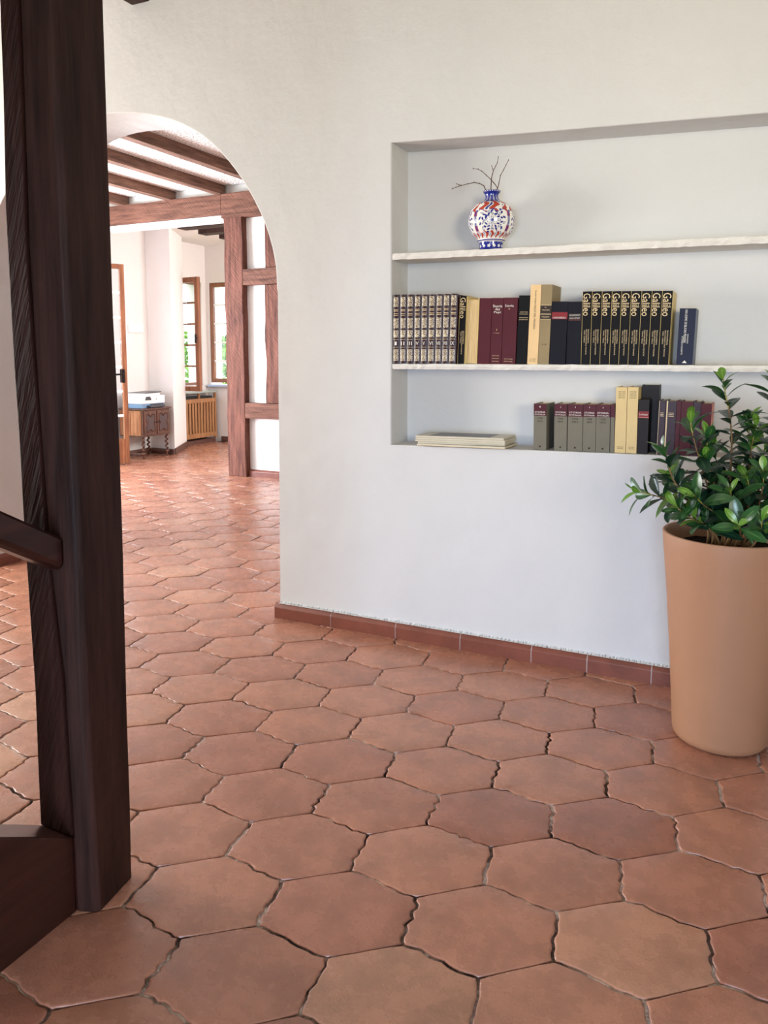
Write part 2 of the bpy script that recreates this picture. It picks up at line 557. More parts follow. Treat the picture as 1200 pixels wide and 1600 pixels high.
def tile_geo(i, j, cut=True):
    ks = [('P', i, j), ('R', i, j), ('P', i + 1, j - 1), ('R', i, j - 1), ('P', i, j - 1), ('R', i - 1, j)]
    wav = [False, True, True, False, True, True]
    c = sum((vkey(k) for k in ks), Vector((0, 0))) / 6
    ring = []
    for e in range(6):
        pts, g = edge(ks[e], ks[(e + 1) % 6], wav[e])
        n = len(pts) - 1
        for k in range(n):
            t = k / n
            # round off the corners
            d = (pts[k + 1] - pts[max(k - 1, 0)]).normalized() if k else None
            if k == 0:
                inw = (c - pts[0]).normalized()
                ring.append(pts[0] + inw * 0.0045)
            else:
                inw = Vector((-d.y, d.x))
                if inw.dot(c - pts[k]) < 0: inw = -inw
                ex = 0.0008 * max(0, 1 - min(t, 1 - t) * n / 1.6)
                ring.append(pts[k] + inw * (g + ex))
    r = random.Random(hash((i * 7919, j * 104729)))
    tint = min(0.92, max(0.22, r.gauss(0.52, 0.16)))
    tx, ty, dz = r.uniform(-1, 1) * 0.003, r.uniform(-1, 1) * 0.003, r.uniform(-0.0008, 0.0008)
    N = len(ring)
    vs = []
    for scale, z in ((1.0, -0.012), (1.0, -0.0022), (0.988, -0.0006), (0.965, 0.0), (0.55, 0.0003)):
        for p in ring:
            q = c + (p - c) * scale
            zz = z + ((q.x - c.x) * tx + (q.y - c.y) * ty + dz if z > -0.01 else 0)
            vs.append((q.x - c.x, q.y - c.y, zz))
    vs.append((0, 0, 0.0006 + dz))
    fs = []
    for L in range(4):
        for k in range(N):
            k2 = (k + 1) % N
            fs.append((L * N + k, L * N + k2, (L + 1) * N + k2, (L + 1) * N + k))
    for k in range(N):
        fs.append((4 * N + k, 4 * N + (k + 1) % N, 5 * N))
    return c, vs, fs, tint
def set_tint(me, vals):
    a = me.attributes.new('tint', 'FLOAT', 'POINT')
    a.data.foreach_set('value', vals)
def to_px(p):
    v = Vector(p) - CAM_LOC
    c, s = math.cos(YAW), math.sin(YAW)
    a = v.x * c + v.y * s; f = -v.x * s + v.y * c
    zc = f * math.cos(PITCH) - v.z * math.sin(PITCH)
    yc = -v.z * math.cos(PITCH) - f * math.sin(PITCH)
    if zc < 0.1: return None
    return 600 + 1200 * a / zc, 676.3 + 1200 * yc / zc, zc
seen, rest = [], []
for i in range(-60, 60):
    for j in range(-60, 60):
        c = PV(i, j) + TE / 2 - TB / 2
        if not (-7.55 < c.x < 2.25 and -2.65 < c.y < 9.4): continue
        px = to_px((c.x, c.y, 0))
        vis = px is not None and -110 < px[0] < 1300 and px[1] < 1740
        if vis and c.y > YW:
            xw = c.x * YW / c.y
            vis = -4.25 < xw < -2.02
        if vis and c.y > YP:
            xw = c.x * YP / c.y
            vis = xw < -5.1
        (seen if vis else rest).append((px[2] if px else 99, i, j))
seen.sort()
parts, rest = seen[:285], [(a, i, j) for a, i, j in rest] + seen[285:]
for _, i, j in parts:
    c, vs, fs, tint = tile_geo(i, j)
    me = D.meshes.new('tile')
    me.from_pydata(vs, [], fs)
    me.polygons.foreach_set('use_smooth', [True] * len(me.polygons))
    set_tint(me, [tint] * len(vs))
    o = link('tile', me, floor_o, 'tile')
    o.location = (c.x, c.y, 0)
V, F, T = [], [], []
for _, i, j in rest:
    c, vs, fs, tint = tile_geo(i, j)
    b = len(V)
    V += [(x + c.x, y + c.y, z) for x, y, z in vs]
    F += [tuple(k + b for k in f) for f in fs]
    T += [tint] * len(vs)
me = D.meshes.new('tile_field')
me.from_pydata(V, [], F)
me.polygons.foreach_set('use_smooth', [True] * len(me.polygons))
set_tint(me, T)
o = link('tile_field', me, floor_o, 'tile')
o['kind'] = 'stuff'

# ------------------------------------------------------------------ main wall with arch and niche
wall = MB().box(-5.6, 2.4, YW, YW + WT, -0.012, 3.45).build('wall_back', 'wall')
arch = [(AC + ARCH_R, -0.2)]
for k in range(0, 49):
    a = PI * k / 48
    r = ARCH_R if a < PI / 2 else ARCH_L
    wob = 0.006 * math.sin(a * 7 + 1)
    arch.append((AC + (r + wob) * math.cos(a), ARCH_Z + (ARCH_B + wob) * math.sin(a)))
arch.append((AC - ARCH_L, -0.2))
c1 = MB().prism_y(arch, YW - 0.5, YW + WT + 0.5).build('cut_arch', 'wall')
niche = [(-1.487, 0.898), (1.62, 0.944), (1.62, 2.075), (-0.01, 2.158), (-0.9, 2.196), (-1.487, 2.228)]
NB = 3.312
c2 = MB().prism_y(niche, YW - 0.5, NB).build('cut_niche', 'wall')
boolean_cut(wall, [c1, c2])
bm = bmesh.new(); bm.from_mesh(wall.data)
es = [e for e in bm.edges if e.is_manifold and e.calc_face_angle(0) > 0.7 and all(abs(v.co.y - YW) < 1e-3 for v in e.verts) and all(v.co.z > 0.0 and v.co.z < 3.3 and -5 < v.co.x < 2.2 for v in e.verts)]
bmesh.ops.bevel(bm, geom=es, offset=0.006, segments=2, affect='EDGES', profile=0.5)
bm.to_mesh(wall.data); bm.free()
struct(wall, 'white plastered wall with a wide arch and a recessed shelf niche', 'wall')

# ragged paint edge above the skirting
r = random.Random(3)
mb = MB()
x = -2.10
while x < 2.3:
    w = r.uniform(0.006, 0.02); h = r.uniform(0.001, 0.0035)
    mb.hexa([(x, YW - 0.018, 0.0745), (x + w, YW - 0.018, 0.0745), (x + w, YW + 0.001, 0.0745), (x, YW + 0.001, 0.0745),
             (x + w * .3, YW - r.uniform(0.004, 0.016), 0.0745 + h * .6), (x + w * .8, YW - 0.006, 0.0745 + h * .5), (x + w, YW + 0.001, 0.08 + h), (x, YW + 0.001, 0.08 + h)])
    x += w * r.uniform(0.85, 1.2)
o = mb.build('paint_crust', 'wall', wall)
o['kind'] = 'stuff'; o['label'] = 'ragged crust of white paint along the skirting top'

def skirting(name, label, run, y_front, thick, joints, z1=0.074, face='y', mat='skirting'):
    root = struct_root(name, label, 'skirting')
    mb = MB()
    for a, b in zip(joints[:-1], joints[1:]):
        a2, b2 = a + 0.0022, b - 0.0022
        # bullnose profile in (depth, z), depth 0 = front
        prof = [(thick, -0.002), (0, -0.002), (0, z1 * 0.70), (0.002, z1 * 0.76), (0.004, z1 * 0.80), (thick * 0.62, z1), (thick, z1)]
        m2 = MB()
        n = len(prof)
        def P(u, d, z):
            return run(u, d, z)
        vs = [P(a2, d, z) for d, z in prof] + [P(b2, d, z) for d, z in prof]
        m2.add(vs, [tuple(range(n)), tuple(reversed(range(n, 2 * n)))] + [(i, n + i, n + (i + 1) % n, (i + 1) % n) for i in range(n)])
        o = m2.build('tile', mat, root)
        bm = bmesh.new(); bm.from_mesh(o.data); bmesh.ops.recalc_face_normals(bm, faces=bm.faces); bm.to_mesh(o.data); bm.free()
    for j in joints[1:-1]:
        vs = [run(j + s * 0.0026, d, z) for s in (-1, 1) for d, z in ((0.002, -0.002), (0.002, z1 * 0.74), (thick * 0.7, z1 * 0.985), (thick, z1 * 0.98), (thick, -0.002))]
        mb.add(vs, [(0, 1, 2, 3, 4), (9, 8, 7, 6, 5)] + [(i, 5 + i, 5 + (i + 1) % 5, (i + 1) % 5) for i in range(5)])
    if mb.v: mb.build('mortar', 'mortar', root)
    return root
YF = 3.112
js = [-2.123, -1.7996, -1.4566, -1.1394, -0.8178, -0.5840, -0.3310, -0.02, 0.30, 0.62, 0.94, 1.26, 1.58, 1.9, 2.2]
skirting('baseboard_back', 'terracotta tile skirting with pale joints under the niche wall', lambda u, d, z: (u, YF + d, z), 0, 0.0225, js)
skirting('baseboard_reveal', 'dark terracotta skirting along the left reveal of the arch', lambda u, d, z: (AC - ARCH_L + 0.0225 - d, u, z), 0, 0.0225, [YW - 0.0, 3.30, YW + WT])
skirting('baseboard_passage', 'terracotta skirting returning along the right reveal of the arch', lambda u, d, z: (AC + ARCH_R - 0.0225 + d, u, z), 0, 0.0225, [YW + 0.001, 3.30, YW + WT])
skirting('baseboard_left', 'terracotta skirting on the wall left of the arch', lambda u, d, z: (u, YF + d, z), 0, 0.0225, [-5.5, -5.2, -4.85, -4.52, -4.19])

# niche shelves (rough plastered slabs)
def shelf(name, label, zl, zr, th, seed):
    x0, x1 = -1.484, 1.60
    n = 150
    rr = random.Random(seed)
    mb = MB()
    vs, fs = [], []
    prof = [(0.0, 0), (1.0, 0), (1.0, 1), (0.0, 1)]
    for k in range(n + 1):
        t = k / n; x = x0 + (x1 - x0) * t
        z = zl + (zr - zl) * (x + 1.484) / 1.484
        a, b, c, d = [rr.uniform(-1, 1) for _ in range(4)]
        vs += [(x, NB - 0.001, z - th), (x, YW + 0.004 + a * 0.002, z - th - b * 0.001), (x, YW - 0.002 + b * 0.0022, z - th * 0.5 + a * 0.002),
               (x, YW + 0.003 + c * 0.0022, z - 0.001 + d * 0.0015), (x, YW + 0.012, z + c * 0.0005), (x, NB - 0.001, z)]
    for k in range(n):
        for j in range(6):
            j2 = (j + 1) % 6
            fs.append((k * 6 + j, k * 6 + j2, (k + 1) * 6 + j2, (k + 1) * 6 + j))
    fs.append((5, 4, 3, 2, 1, 0)); fs.append(tuple(n * 6 + j for j in range(6)))
    mb.add(vs, fs)
    o = mb.build(name, 'shelf')
    bm = bmesh.new(); bm.from_mesh(o.data); bmesh.ops.recalc_face_normals(bm, faces=bm.faces); bm.to_mesh(o.data); bm.free()
    return tag(o, label, 'shelf')
SH1 = lambda x: 1.752 - 0.0135 * (x + 1.484)
SH2 = lambda x: 1.265
SH3 = lambda x: 0.8985 + 0.0148 * (x + 1.487)
shelf('wall_shelf', 'upper rough white plastered niche shelf under the vase', SH1(-1.484), SH1(0), 0.028, 1)
shelf('wall_shelf', 'lower rough white plastered niche shelf under the long row of books', 1.265, 1.265, 0.024, 2)

# ------------------------------------------------------------------ near room shell
def wallbox(name, label, x0, x1, y0, y1, z0, z1, mat='wall', cat='wall', holes=()):
    o = MB().box(x0, x1, y0, y1, z0, z1).build(name, mat)
    if holes:
        boolean_cut(o, [MB().box(*h).build('cut', mat) for h in holes])
    return struct(o, label, cat)
wallbox('ceiling', 'white plaster ceiling over the near room', -5.6, 2.4, -2.8, YW + 0.0, 3.25, 3.40, 'ceiling', 'ceiling')
wallbox('wall_left', 'white wall with a window left of the staircase', -5.75, -5.6, -2.8, YW + WT, -0.01, 3.4, holes=[(-6, -5.4, 0.7, 2.4, 0.75, 2.2)])
wallbox('wall_right', 'white wall right of the plant pot', 2.4, 2.55, -2.8, 9.55, -0.01, 3.4, holes=[(2.3, 2.7, -1.7, -0.3, 1.2, 2.5)])
wallbox('wall_front', 'white wall with a garden door behind the viewpoint', -5.6, 2.4, -2.95, -2.8, -0.01, 3.4, holes=[(-0.9, 1.3, -3.1, -2.7, 0.0, 2.4)])
o = timber('trim_1', 'wood_dark', None, -2.95, -2.835, -2.7, YW - 0.001, 3.075, 3.249, 0.004, 'Y')
struct(o, 'dark ceiling beam whose end just shows at the top edge of the wall', 'beam')

# ------------------------------------------------------------------ room behind the arch
XL = -7.30
wallbox('wall_far_left', 'pale wall of the far room with the glazed garden door', XL - 0.3, XL, YW + WT, 7.86, -0.01, 3.4, 'wall_far',
        holes=[(XL - 0.5, XL + 0.2, 6.20, 7.10, -0.2, 2.44), (XL - 0.5, XL + 0.2, 4.0, 5.6, -0.2, 2.44)])  # second opening is out of sight, added to let in light
# ceiling of the passage: stippled plaster with joists along Y
cp = MB().box(-7.3, 2.4, YW + WT, YP + 0.30, 3.10, 3.25).build('ceiling_passage', 'stipple')
struct(cp, 'stippled white ceiling between brown joists behind the arch', 'ceiling')
for k, x in enumerate([-6.54, -5.86, -5.18, -4.50, -3.82, -3.14, -2.46, -1.78, -1.1]):
    timber('joist', 'joist', cp, x - 0.088, x, YW + WT + 0.01, YP + 0.08, 3.0, 3.105, 0.003, 'Y', 0.004, k + 3)

# half-timbered partition
part = struct_root('wall_partition', 'half-timbered partition of brown beams and white plaster panels', 'wall')
MB().box(-4.93, 2.4, YP + 0.085, YP + 0.17, 0, 2.99).build('plaster', 'panel', part)
timber('post', 'timber_z', part, -5.155, -4.925, YP, YP + 0.2, 0, 2.77, 0.012, 'Z', 0.008, 2)
timber('beam', 'timber_x', part, -5.18, 2.3, YP - 0.008, YP + 0.2, 2.745, 2.998, 0.008, 'X', 0.008, 3)
timber('rail', 'timber_x', part, -4.922, 2.3, YP + 0.002, YP + 0.12, 2.04, 2.205, 0.006, 'X', 0.006, 4)
timber('rail', 'timber_x', part, -4.922, 2.3, YP + 0.002, YP + 0.12, 0.635, 0.80, 0.006, 'X', 0.006, 5)
for k, x in enumerate([-4.655, -3.6, -2.6, -1.6]):
    timber('stud', 'timber_z', part, x, x + 0.13, YP + 0.03, YP + 0.12, 2.208, 2.742, 0.006, 'Z', 0.005, 6 + k)
    timber('stud', 'timber_z', part, x + 0.135, x + 0.24, YP + 0.045, YP + 0.12, 2.208, 2.742, 0.006, 'Z', 0.005, 16 + k)
    timber('stud', 'timber_z', part, x - 0.01, x + 0.20, YP + 0.03, YP + 0.12, 0.803, 2.037, 0.014, 'Z', 0.005, 26 + k)
timber('header', 'timber_x', part, -7.29, -5.185, YP + 0.0, YP + 0.22, 2.785, 3.0, 0.008, 'X', 0.008, 9)
MB().box(-7.29, -5.185, YP + 0.03, YP + 0.25, 2.745, 2.783).build('plaster', 'panel', part)
MB().box(-7.29, 2.3, YP + 0.10, YP + 0.28, 3.002, 3.099).build('plaster', 'panel', part)
skirting('baseboard_partition', 'terracotta skirting under the half-timbered partition', lambda u, d, z: (u, YP + 0.045 + d, z), 0, 0.04,
         [-4.92, -4.60, -4.27, -3.94, -3.6, -3.27, -2.94, -2.6, -2.2, -1.8])

# ------------------------------------------------------------------ far room
cf = MB().box(-7.9, 2.4, YP + 0.2, 9.9, 2.95, 3.1).build('ceiling_far', 'wall_far')
struct(cf, 'white ceiling of the far room with short dark beams', 'ceiling')
for k, y in enumerate([7.63, 8.07, 8.5, 8.93]):
    timber('beam', 'wood_dark', cf, -6.56 - 0.04 * (k > 0), 2.3, y, y + 0.16, 2.868, 2.96, 0.003, 'X', 0.004, k + 40)
o = MB().prism([(-7.6, 7.861), (-6.89, 7.85), (-7.34, 8.62), (-7.62, 8.62), (-7.62, 7.861)][1:] + [(-7.6, 7.861)], -0.01, 2.95).build('wall_pier', 'wall_far')
struct(o, 'angled white pier between the cabinet corner and the far window', 'wall')
wallbox('wall_far_window', 'white window wall above the radiator cover', -7.9, -7.62, 8.55, 9.46, -0.01, 2.96, 'wall_far', holes=[(-8, -7.5, 8.72, 9.36, 0.86, 2.40)])
wallbox('wall_far', 'white end wall of the far room with its own window', -7.9, 2.4, 9.46, 9.75, -0.01, 2.96, 'wall_far', holes=[(-7.56, -6.7, 9.3, 9.9, 0.86, 2.40)])
def slab(name, label, p0, p1, th, h, mat='oak_dark'):
    d = (Vector(p1) - Vector(p0)); n = Vector((-d.y, d.x)).normalized() * th
    a, b = Vector(p0), Vector(p1)
    o = MB().prism([tuple(a), tuple(b), tuple(b + n), tuple(a + n)], 0, h).build(name, mat, bevel=0.003)
    bm = bmesh.new(); bm.from_mesh(o.data); bmesh.ops.recalc_face_normals(bm, faces=bm.faces); bm.to_mesh(o.data); bm.free()
    return struct(o, label, 'skirting')
M['skirt_dark'] = flat('dark_skirting_tile', rgb(96, 66, 58), 0.5, 0.4, var=0.2)
slab('baseboard_far_left', 'dark skirting behind the cabinet on the left wall', (XL + 0.001, 7.84), (XL + 0.001, 7.1), -0.02, 0.075, 'skirt_dark')
slab('baseboard_corner', 'dark skirting of the short wall behind the cabinet', (-7.28, 7.85), (-6.885, 7.84), -0.02, 0.075, 'skirt_dark')
slab('baseboard_pier', 'brown skirting wrapped round the angled pier', (-6.885, 7.845), (-7.335, 8.615), -0.02, 0.085, 'skirt_dark')
slab('baseboard_far', 'brown skirting right of the radiator cover', (-7.36, 9.455), (-5.5, 9.455), -0.02, 0.075, 'skirt_dark')
# blank white plate on the left wall
o = MB().box(XL + 0.001, XL + 0.03, 7.50, 7.74, 1.60, 1.70).build('wall_plate', 'white_paint', bevel=0.004)
tag(o, 'flat white rectangular cover plate on the pale wall above the cabinet', 'wall plate')

# casements
def casement(parent, w, h, t, nrow, ncol, stile, mun, frame_mat='frame_wood', mun_mat='frame_wood', bottom=None):
    """leaf in local xz, x from 0 to w, thickness along y"""
    bt = bottom or stile
    MB().box(0, stile, 0, t, 0, h).build('stile', frame_mat, parent, bevel=0.006)
    MB().box(w - stile, w, 0, t, 0, h).build('stile', frame_mat, parent, bevel=0.006)
    MB().box(stile, w - stile, 0.001, t - 0.001, 0, bt).build('rail', frame_mat, parent, bevel=0.003)
    MB().box(stile, w - stile, 0.001, t - 0.001, h - stile, h).build('rail', frame_mat, parent, bevel=0.003)
    ph = (h - stile - bt - mun * (nrow - 1)) / nrow
    pw = (w - 2 * stile - mun * (ncol - 1)) / ncol
    for r_ in range(nrow):
        z0 = bt + r_ * (ph + mun)
        if r_ < nrow - 1:
            MB().box(stile, w - stile, t * .2, t * .8, z0 + ph, z0 + ph + mun).build('muntin', mun_mat, parent)
        for c_ in range(ncol):
            x0 = stile + c_ * (pw + mun)
            MB().box(x0 + 0.0005, x0 + pw - 0.0005, t * .45, t * .55, z0 + 0.0005, z0 + ph - 0.0005).build('pane', 'glass', parent)
            if c_ < ncol - 1:
                MB().box(x0 + pw, x0 + pw + mun, t * .2, t * .8, z0, z0 + ph).build('muntin', mun_mat, parent)

# French door leaf, standing ajar, hinged near y = 6.22
dr = struct_root('door_1', 'tall glazed wooden garden door standing ajar beside the dark post', 'door', (-7.165, 6.215, 0.012))
dv = Vector((-6.872 + 7.27, 6.955 - 6.25))
dr.rotation_euler = (0, 0, math.atan2(dv.y, dv.x))
casement(dr, dv.length, 2.36, 0.06, 7, 2, 0.055, 0.028, 'frame_wood', 'white_paint', 0.30)
mb = MB()
hx = dv.length - 0.05
mb.tube([(hx, 0.0, 1.07), (hx, -0.045, 1.07), (hx - 0.02, -0.055, 1.07), (hx - 0.11, -0.055, 1.065)], 0.008, 8)
mb.tube([(hx, 0.06, 1.07), (hx, 0.105, 1.07), (hx - 0.02, 0.115, 1.07), (hx - 0.11, 0.115, 1.065)], 0.008, 8)
mb.box(hx - 0.018, hx + 0.018, -0.004, 0.0, 0.97, 1.13); mb.box(hx - 0.018, hx + 0.018, 0.06, 0.064, 0.97, 1.13)
mb.build('door_handle', 'iron', dr)
fr = MB()
fr.box(XL - 0.12, XL - 0.04, 6.20, 6.24, 0, 2.44); fr.box(XL - 0.12, XL - 0.04, 7.06, 7.10, 0, 2.44); fr.box(XL - 0.12, XL - 0.04, 6.24, 7.06, 2.40, 2.44)
o = fr.build('trim_2', 'frame_wood'); struct(o, 'wooden frame of the garden door', 'door frame')

# window 1: in the wall over the radiator, with one sash swung into the room
w1 = struct_root('window_1', 'wooden casement sash swung open over the radiator cover', 'window', (-7.60, 8.64, 0.80))
w1.rotation_euler = (0, 0, math.radians(-5))
casement(w1, 0.545, 1.595, 0.05, 5, 1, 0.07, 0.022)
m_ = MB()
m_.tube([(0.515, 0.0, 0.75), (0.515, -0.03, 0.75)], 0.007, 8); m_.box(0.503, 0.527, -0.036, -0.028, 0.68, 0.80)
m_.build('window_handle', 'iron', w1)
f1 = MB()
f1.box(-7.72, -7.66, 8.72, 8.76, 0.86, 2.40); f1.box(-7.72, -7.66, 9.32, 9.36, 0.86, 2.40); f1.box(-7.72, -7.66, 8.76, 9.32, 2.36, 2.40); f1.box(-7.72, -7.66, 8.76, 9.32, 0.86, 0.90)
o = f1.build('trim_3', 'frame_wood'); struct(o, 'wooden frame of the window over the radiator', 'window frame')
# window 2: end wall
w2 = struct_root('window_2', 'narrow wooden window with small panes in the end wall', 'window', (-7.555, 9.475, 0.895))
casement(w2, 0.42, 1.50, 0.05, 5, 1, 0.06, 0.026, 'frame_wood', 'white_paint')
w3 = struct_root('window_3', 'second wooden leaf of the end wall window, mostly hidden by the timber post', 'window', (-7.13, 9.475, 0.895))
casement(w3, 0.42, 1.50, 0.05, 5, 1, 0.06, 0.026, 'frame_wood', 'white_paint')
o = MB().box(-7.58, -6.66, 9.40, 9.52, 0.835, 0.862).build('window_sill', 'sill_blue', None, bevel=0.004)
struct(o, 'pale blue grey stone sill under the end wall window', 'window sill')

# garden outside
o = MB().box(-30, 14, -18, 34, -0.5, -0.16).build('ground', 'garden_ground')
struct(o, 'lawn outside the windows', 'ground')
def bush(x, y, w, h, n, seed, label):
    rr = random.Random(seed)
    mb = MB()
    for k in range(n):
        th = rr.uniform(0, 2 * PI); ph = rr.uniform(0.0, PI)
        rad = rr.uniform(0.6, 1.0)
        c = Vector((w * rad * math.sin(ph) * math.cos(th), w * rad * math.sin(ph) * math.sin(th), h * 0.5 + h * 0.5 * rad * math.cos(ph)))
        a = Vector((rr.uniform(-1, 1), rr.uniform(-1, 1), rr.uniform(-1, 1))).normalized()
        b = a.cross(Vector((rr.uniform(-1, 1), rr.uniform(-1, 1), rr.uniform(-1, 1)))).normalized()
        s = rr.uniform(0.05, 0.10)
        mb.add([c - a * s, c + b * s * .5, c + a * s, c - b * s * .5], [(0, 1, 2, 3)])
    t = thing('garden_bush', label, 'bush', (x, y, -0.16))
    f = mb.build('foliage', 'foliage', t); f['kind'] = 'stuff'
    MB().tube([(0, 0, 0), (0.05, 0.02, h * .5), (0.0, 0.05, h * .8)], [0.05, 0.04, 0.02], 7).build('stem', 'twig', t)
bush(-11.2, 8.2, 0.9, 1.5, 2600, 1, 'yellow green bush outside the garden door')
bush(-9.9, 13.2, 1.0, 1.9, 2600, 2, 'light green bush outside the end wall window')
bush(-12.3, 13.6, 1.1, 2.2, 2600, 3, 'taller green bush seen through the open sash')

# radiator cover with slats
rc = thing('radiator_cover', 'slatted light wooden radiator cover with a grey stone top', 'radiator cover', (-7.61, 8.645, 0))
RW, RDp = 0.735, 0.215
MB().box(-0.0, RDp + 0.03, -0.01, RW + 0.01, 0.752, 0.775).build('top_slab', 'marble', rc, bevel=0.004)
MB().box(RDp - 0.03, RDp, 0, 0.035, 0.06, 0.75).build('stile', 'radiator_wood', rc, bevel=0.003)
MB().box(RDp - 0.03, RDp, RW - 0.035, RW, 0.06, 0.75).build('stile', 'radiator_wood', rc, bevel=0.003)
MB().box(RDp - 0.03, RDp, 0.036, RW - 0.036, 0.09, 0.16).build('rail', 'radiator_wood', rc, bevel=0.003)
MB().box(RDp - 0.03, RDp, 0.036, RW - 0.036, 0.61, 0.67).build('rail', 'radiator_wood', rc, bevel=0.003)
MB().box(RDp - 0.03, RDp - 0.005, RW * .45, RW * .45 + 0.03, 0.671, 0.75).build('divider', 'radiator_wood', rc)
for k in range(10):
    y = 0.05 + (RW - 0.10 - 0.042) * k / 9
    MB().box(RDp - 0.022, RDp - 0.006, y, y + 0.042, 0.161, 0.609).build('slat', 'radiator_wood', rc, bevel=0.002)
MB().box(0.0, RDp - 0.06, 0.02, RW - 0.02, 0.10, 0.70).build('radiator', 'dark_void', rc, bevel=0.01)
MB().box(0.01, RDp - 0.01, 0.02, RW - 0.02, 0.0, 0.059).build('plinth', 'skirt_dark', rc)

# carved cabinet on twisted legs
cb = thing('carved_cabinet', 'small old dark oak cabinet on twisted legs in the corner', 'cabinet', (-7.27, 7.27, 0))
CX, CYl = 0.385, 0.50   # depth (x), length (y)
MB().box(0, CX - 0.006, 0.006, CYl - 0.006, 0.285, 0.622).build('body', 'oak_dark', cb, bevel=0.004)
MB().box(-0.0, CX + 0.02, -0.02, CYl + 0.02, 0.622, 0.642).build('top', 'oak_dark', cb, bevel=0.005)
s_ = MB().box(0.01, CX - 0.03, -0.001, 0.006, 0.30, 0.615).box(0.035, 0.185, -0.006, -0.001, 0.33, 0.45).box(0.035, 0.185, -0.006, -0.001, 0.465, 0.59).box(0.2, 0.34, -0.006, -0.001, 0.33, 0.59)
o = s_.build('side_panel', 'oak_lit', cb, bevel=0.002); o['label'] = 'oak side panel with sunlight painted in as orange'
for k in range(2):
    y0 = 0.025 + k * 0.232
    d_ = MB().box(CX - 0.006, CX + 0.006, y0, y0 + 0.218, 0.305, 0.605)
    dd = d_.build('door', 'oak_dark', cb, bevel=0.003)
    # shaped recessed panel: quatrefoil-like raised moulding
    yc, zc = y0 + 0.109, 0.455
    pts = []
    for y, z in [(-.07, -.10), (-.025, -.10), (0, -.075), (.025, -.10), (.07, -.10), (.07, -.03), (.05, 0), (.07, .03), (.07, .10), (.025, .10), (0, .07), (-.025, .10), (-.07, .10), (-.07, .03), (-.05, 0), (-.07, -.03)]:
        pts.append((y, z))
    n = len(pts)
    mo = MB()
    vs = [(CX + 0.0065, yc + y, zc + z) for y, z in pts] + [(CX + 0.009, yc + y * .97, zc + z * .97) for y, z in pts]
    mo.add(vs, [tuple(range(n, 2 * n))] + [(i, (i + 1) % n, n + (i + 1) % n, n + i) for i in range(n)])
    mo.build('carved_panel', 'oak_panel', dd)
    mo = MB()
    vs = [(CX + 0.006, yc + y * 1.22, zc + z * 1.18) for y, z in pts] + [(CX + 0.016, yc + y * 1.13, zc + z * 1.1) for y, z in pts] + [(CX + 0.006, yc + y * 1.02, zc + z * 1.02) for y, z in pts]
    mo.add(vs, [(a * n + i, a * n + (i + 1) % n, (a + 1) * n + (i + 1) % n, (a + 1) * n + i) for a in (0, 1) for i in range(n)])
    mo.build('moulding', 'oak_dark', dd)
    ky = y0 + (0.200 if k == 0 else 0.018)
    MB().lathe([(0.004, 0), (0.004, 0.008), (0.010, 0.013), (0.010, 0.018), (0.004, 0.022)], 12).build('knob', 'iron', dd).matrix_local = Matrix.Translation((CX + 0.006, ky, 0.46)) @ Matrix.Rotation(PI / 2, 4, 'Y')
def twist_leg():
    vs, fs = [], []
    seg, n = 12, 40
    for i in range(n + 1):
        z = 0.285 - 0.205 * i / n - 0.0
        ph = i / n * 2 * PI * 3.5
        for k in range(seg):
            a = 2 * PI * k / seg
            rr = 0.014 + 0.006 * math.cos(a - ph)
            ox, oy = 0.005 * math.cos(ph), 0.005 * math.sin(ph)
            vs.append((ox + rr * math.cos(a), oy + rr * math.sin(a), z))
    for i in range(n):
        for k in range(seg):
            k2 = (k + 1) % seg
            fs.append((i * seg + k, (i + 1) * seg + k, (i + 1) * seg + k2, i * seg + k2))
    mb = MB().add(vs, fs)
    mb.box(-0.022, 0.022, -0.022, 0.022, 0.045, 0.085)
    mb.lathe([(0.006, 0.0), (0.014, 0.004), (0.018, 0.016), (0.010, 0.032), (0.016, 0.045)], 12)
    return mb
lm = None
for x in (0.035, CX - 0.035):
    for y in (0.035, CYl - 0.035):
        if lm is None:
            lg = twist_leg().build('leg', 'oak_dark', cb, smooth=True); lm = lg.data
        else:
            lg = D.objects.new('leg', lm); COL.objects.link(lg); lg.parent = cb
        lg.location = (x, y, 0)
for y in (0.035, CYl - 0.035):
    MB().box(0.057, CX - 0.057, y - 0.012, y + 0.012, 0.052, 0.078).build('stretcher', 'oak_dark', cb, bevel=0.003)
MB().box(0.045, 0.065, 0.057, CYl - 0.057, 0.052, 0.078).build('stretcher', 'oak_dark', cb, bevel=0.003)

# printer
pt = thing('printer', 'white all-in-one printer with raised dark paper flap on the carved cabinet', 'printer', (-7.21, 7.29, 0.643))
MB().box(0, 0.30, 0.0, 0.40, 0.0, 0.055).build('base', 'printer_blue', pt, bevel=0.005)
MB().box(0, 0.31, 0.0, 0.41, 0.056, 0.155).build('body', 'printer_white', pt, bevel=0.008)
MB().box(0.0, 0.29, 0.01, 0.34, 0.156, 0.185).build('scanner_lid', 'printer_white', pt, bevel=0.006)
MB().hexa([(0.02, 0.06, 0.186), (0.30, 0.10, 0.186), (0.30, 0.36, 0.196), (0.02, 0.36, 0.196), (0.02, 0.06, 0.192), (0.30, 0.10, 0.192), (0.30, 0.36, 0.204), (0.02, 0.36, 0.204)]).build('paper_flap', 'printer_dark', pt)
MB().box(0.30, 0.36, 0.09, 0.36, 0.012, 0.036).build('output_tray', 'printer_dark', pt, bevel=0.003)
MB().hexa([(0.3105, 0.05, 0.10), (0.3105, 0.16, 0.10), (0.3105, 0.14, 0.145), (0.3105, 0.07, 0.145), (0.316, 0.05, 0.10), (0.316, 0.16, 0.10), (0.316, 0.14, 0.145), (0.316, 0.07, 0.145)]).build('control_panel', 'printer_dark', pt)
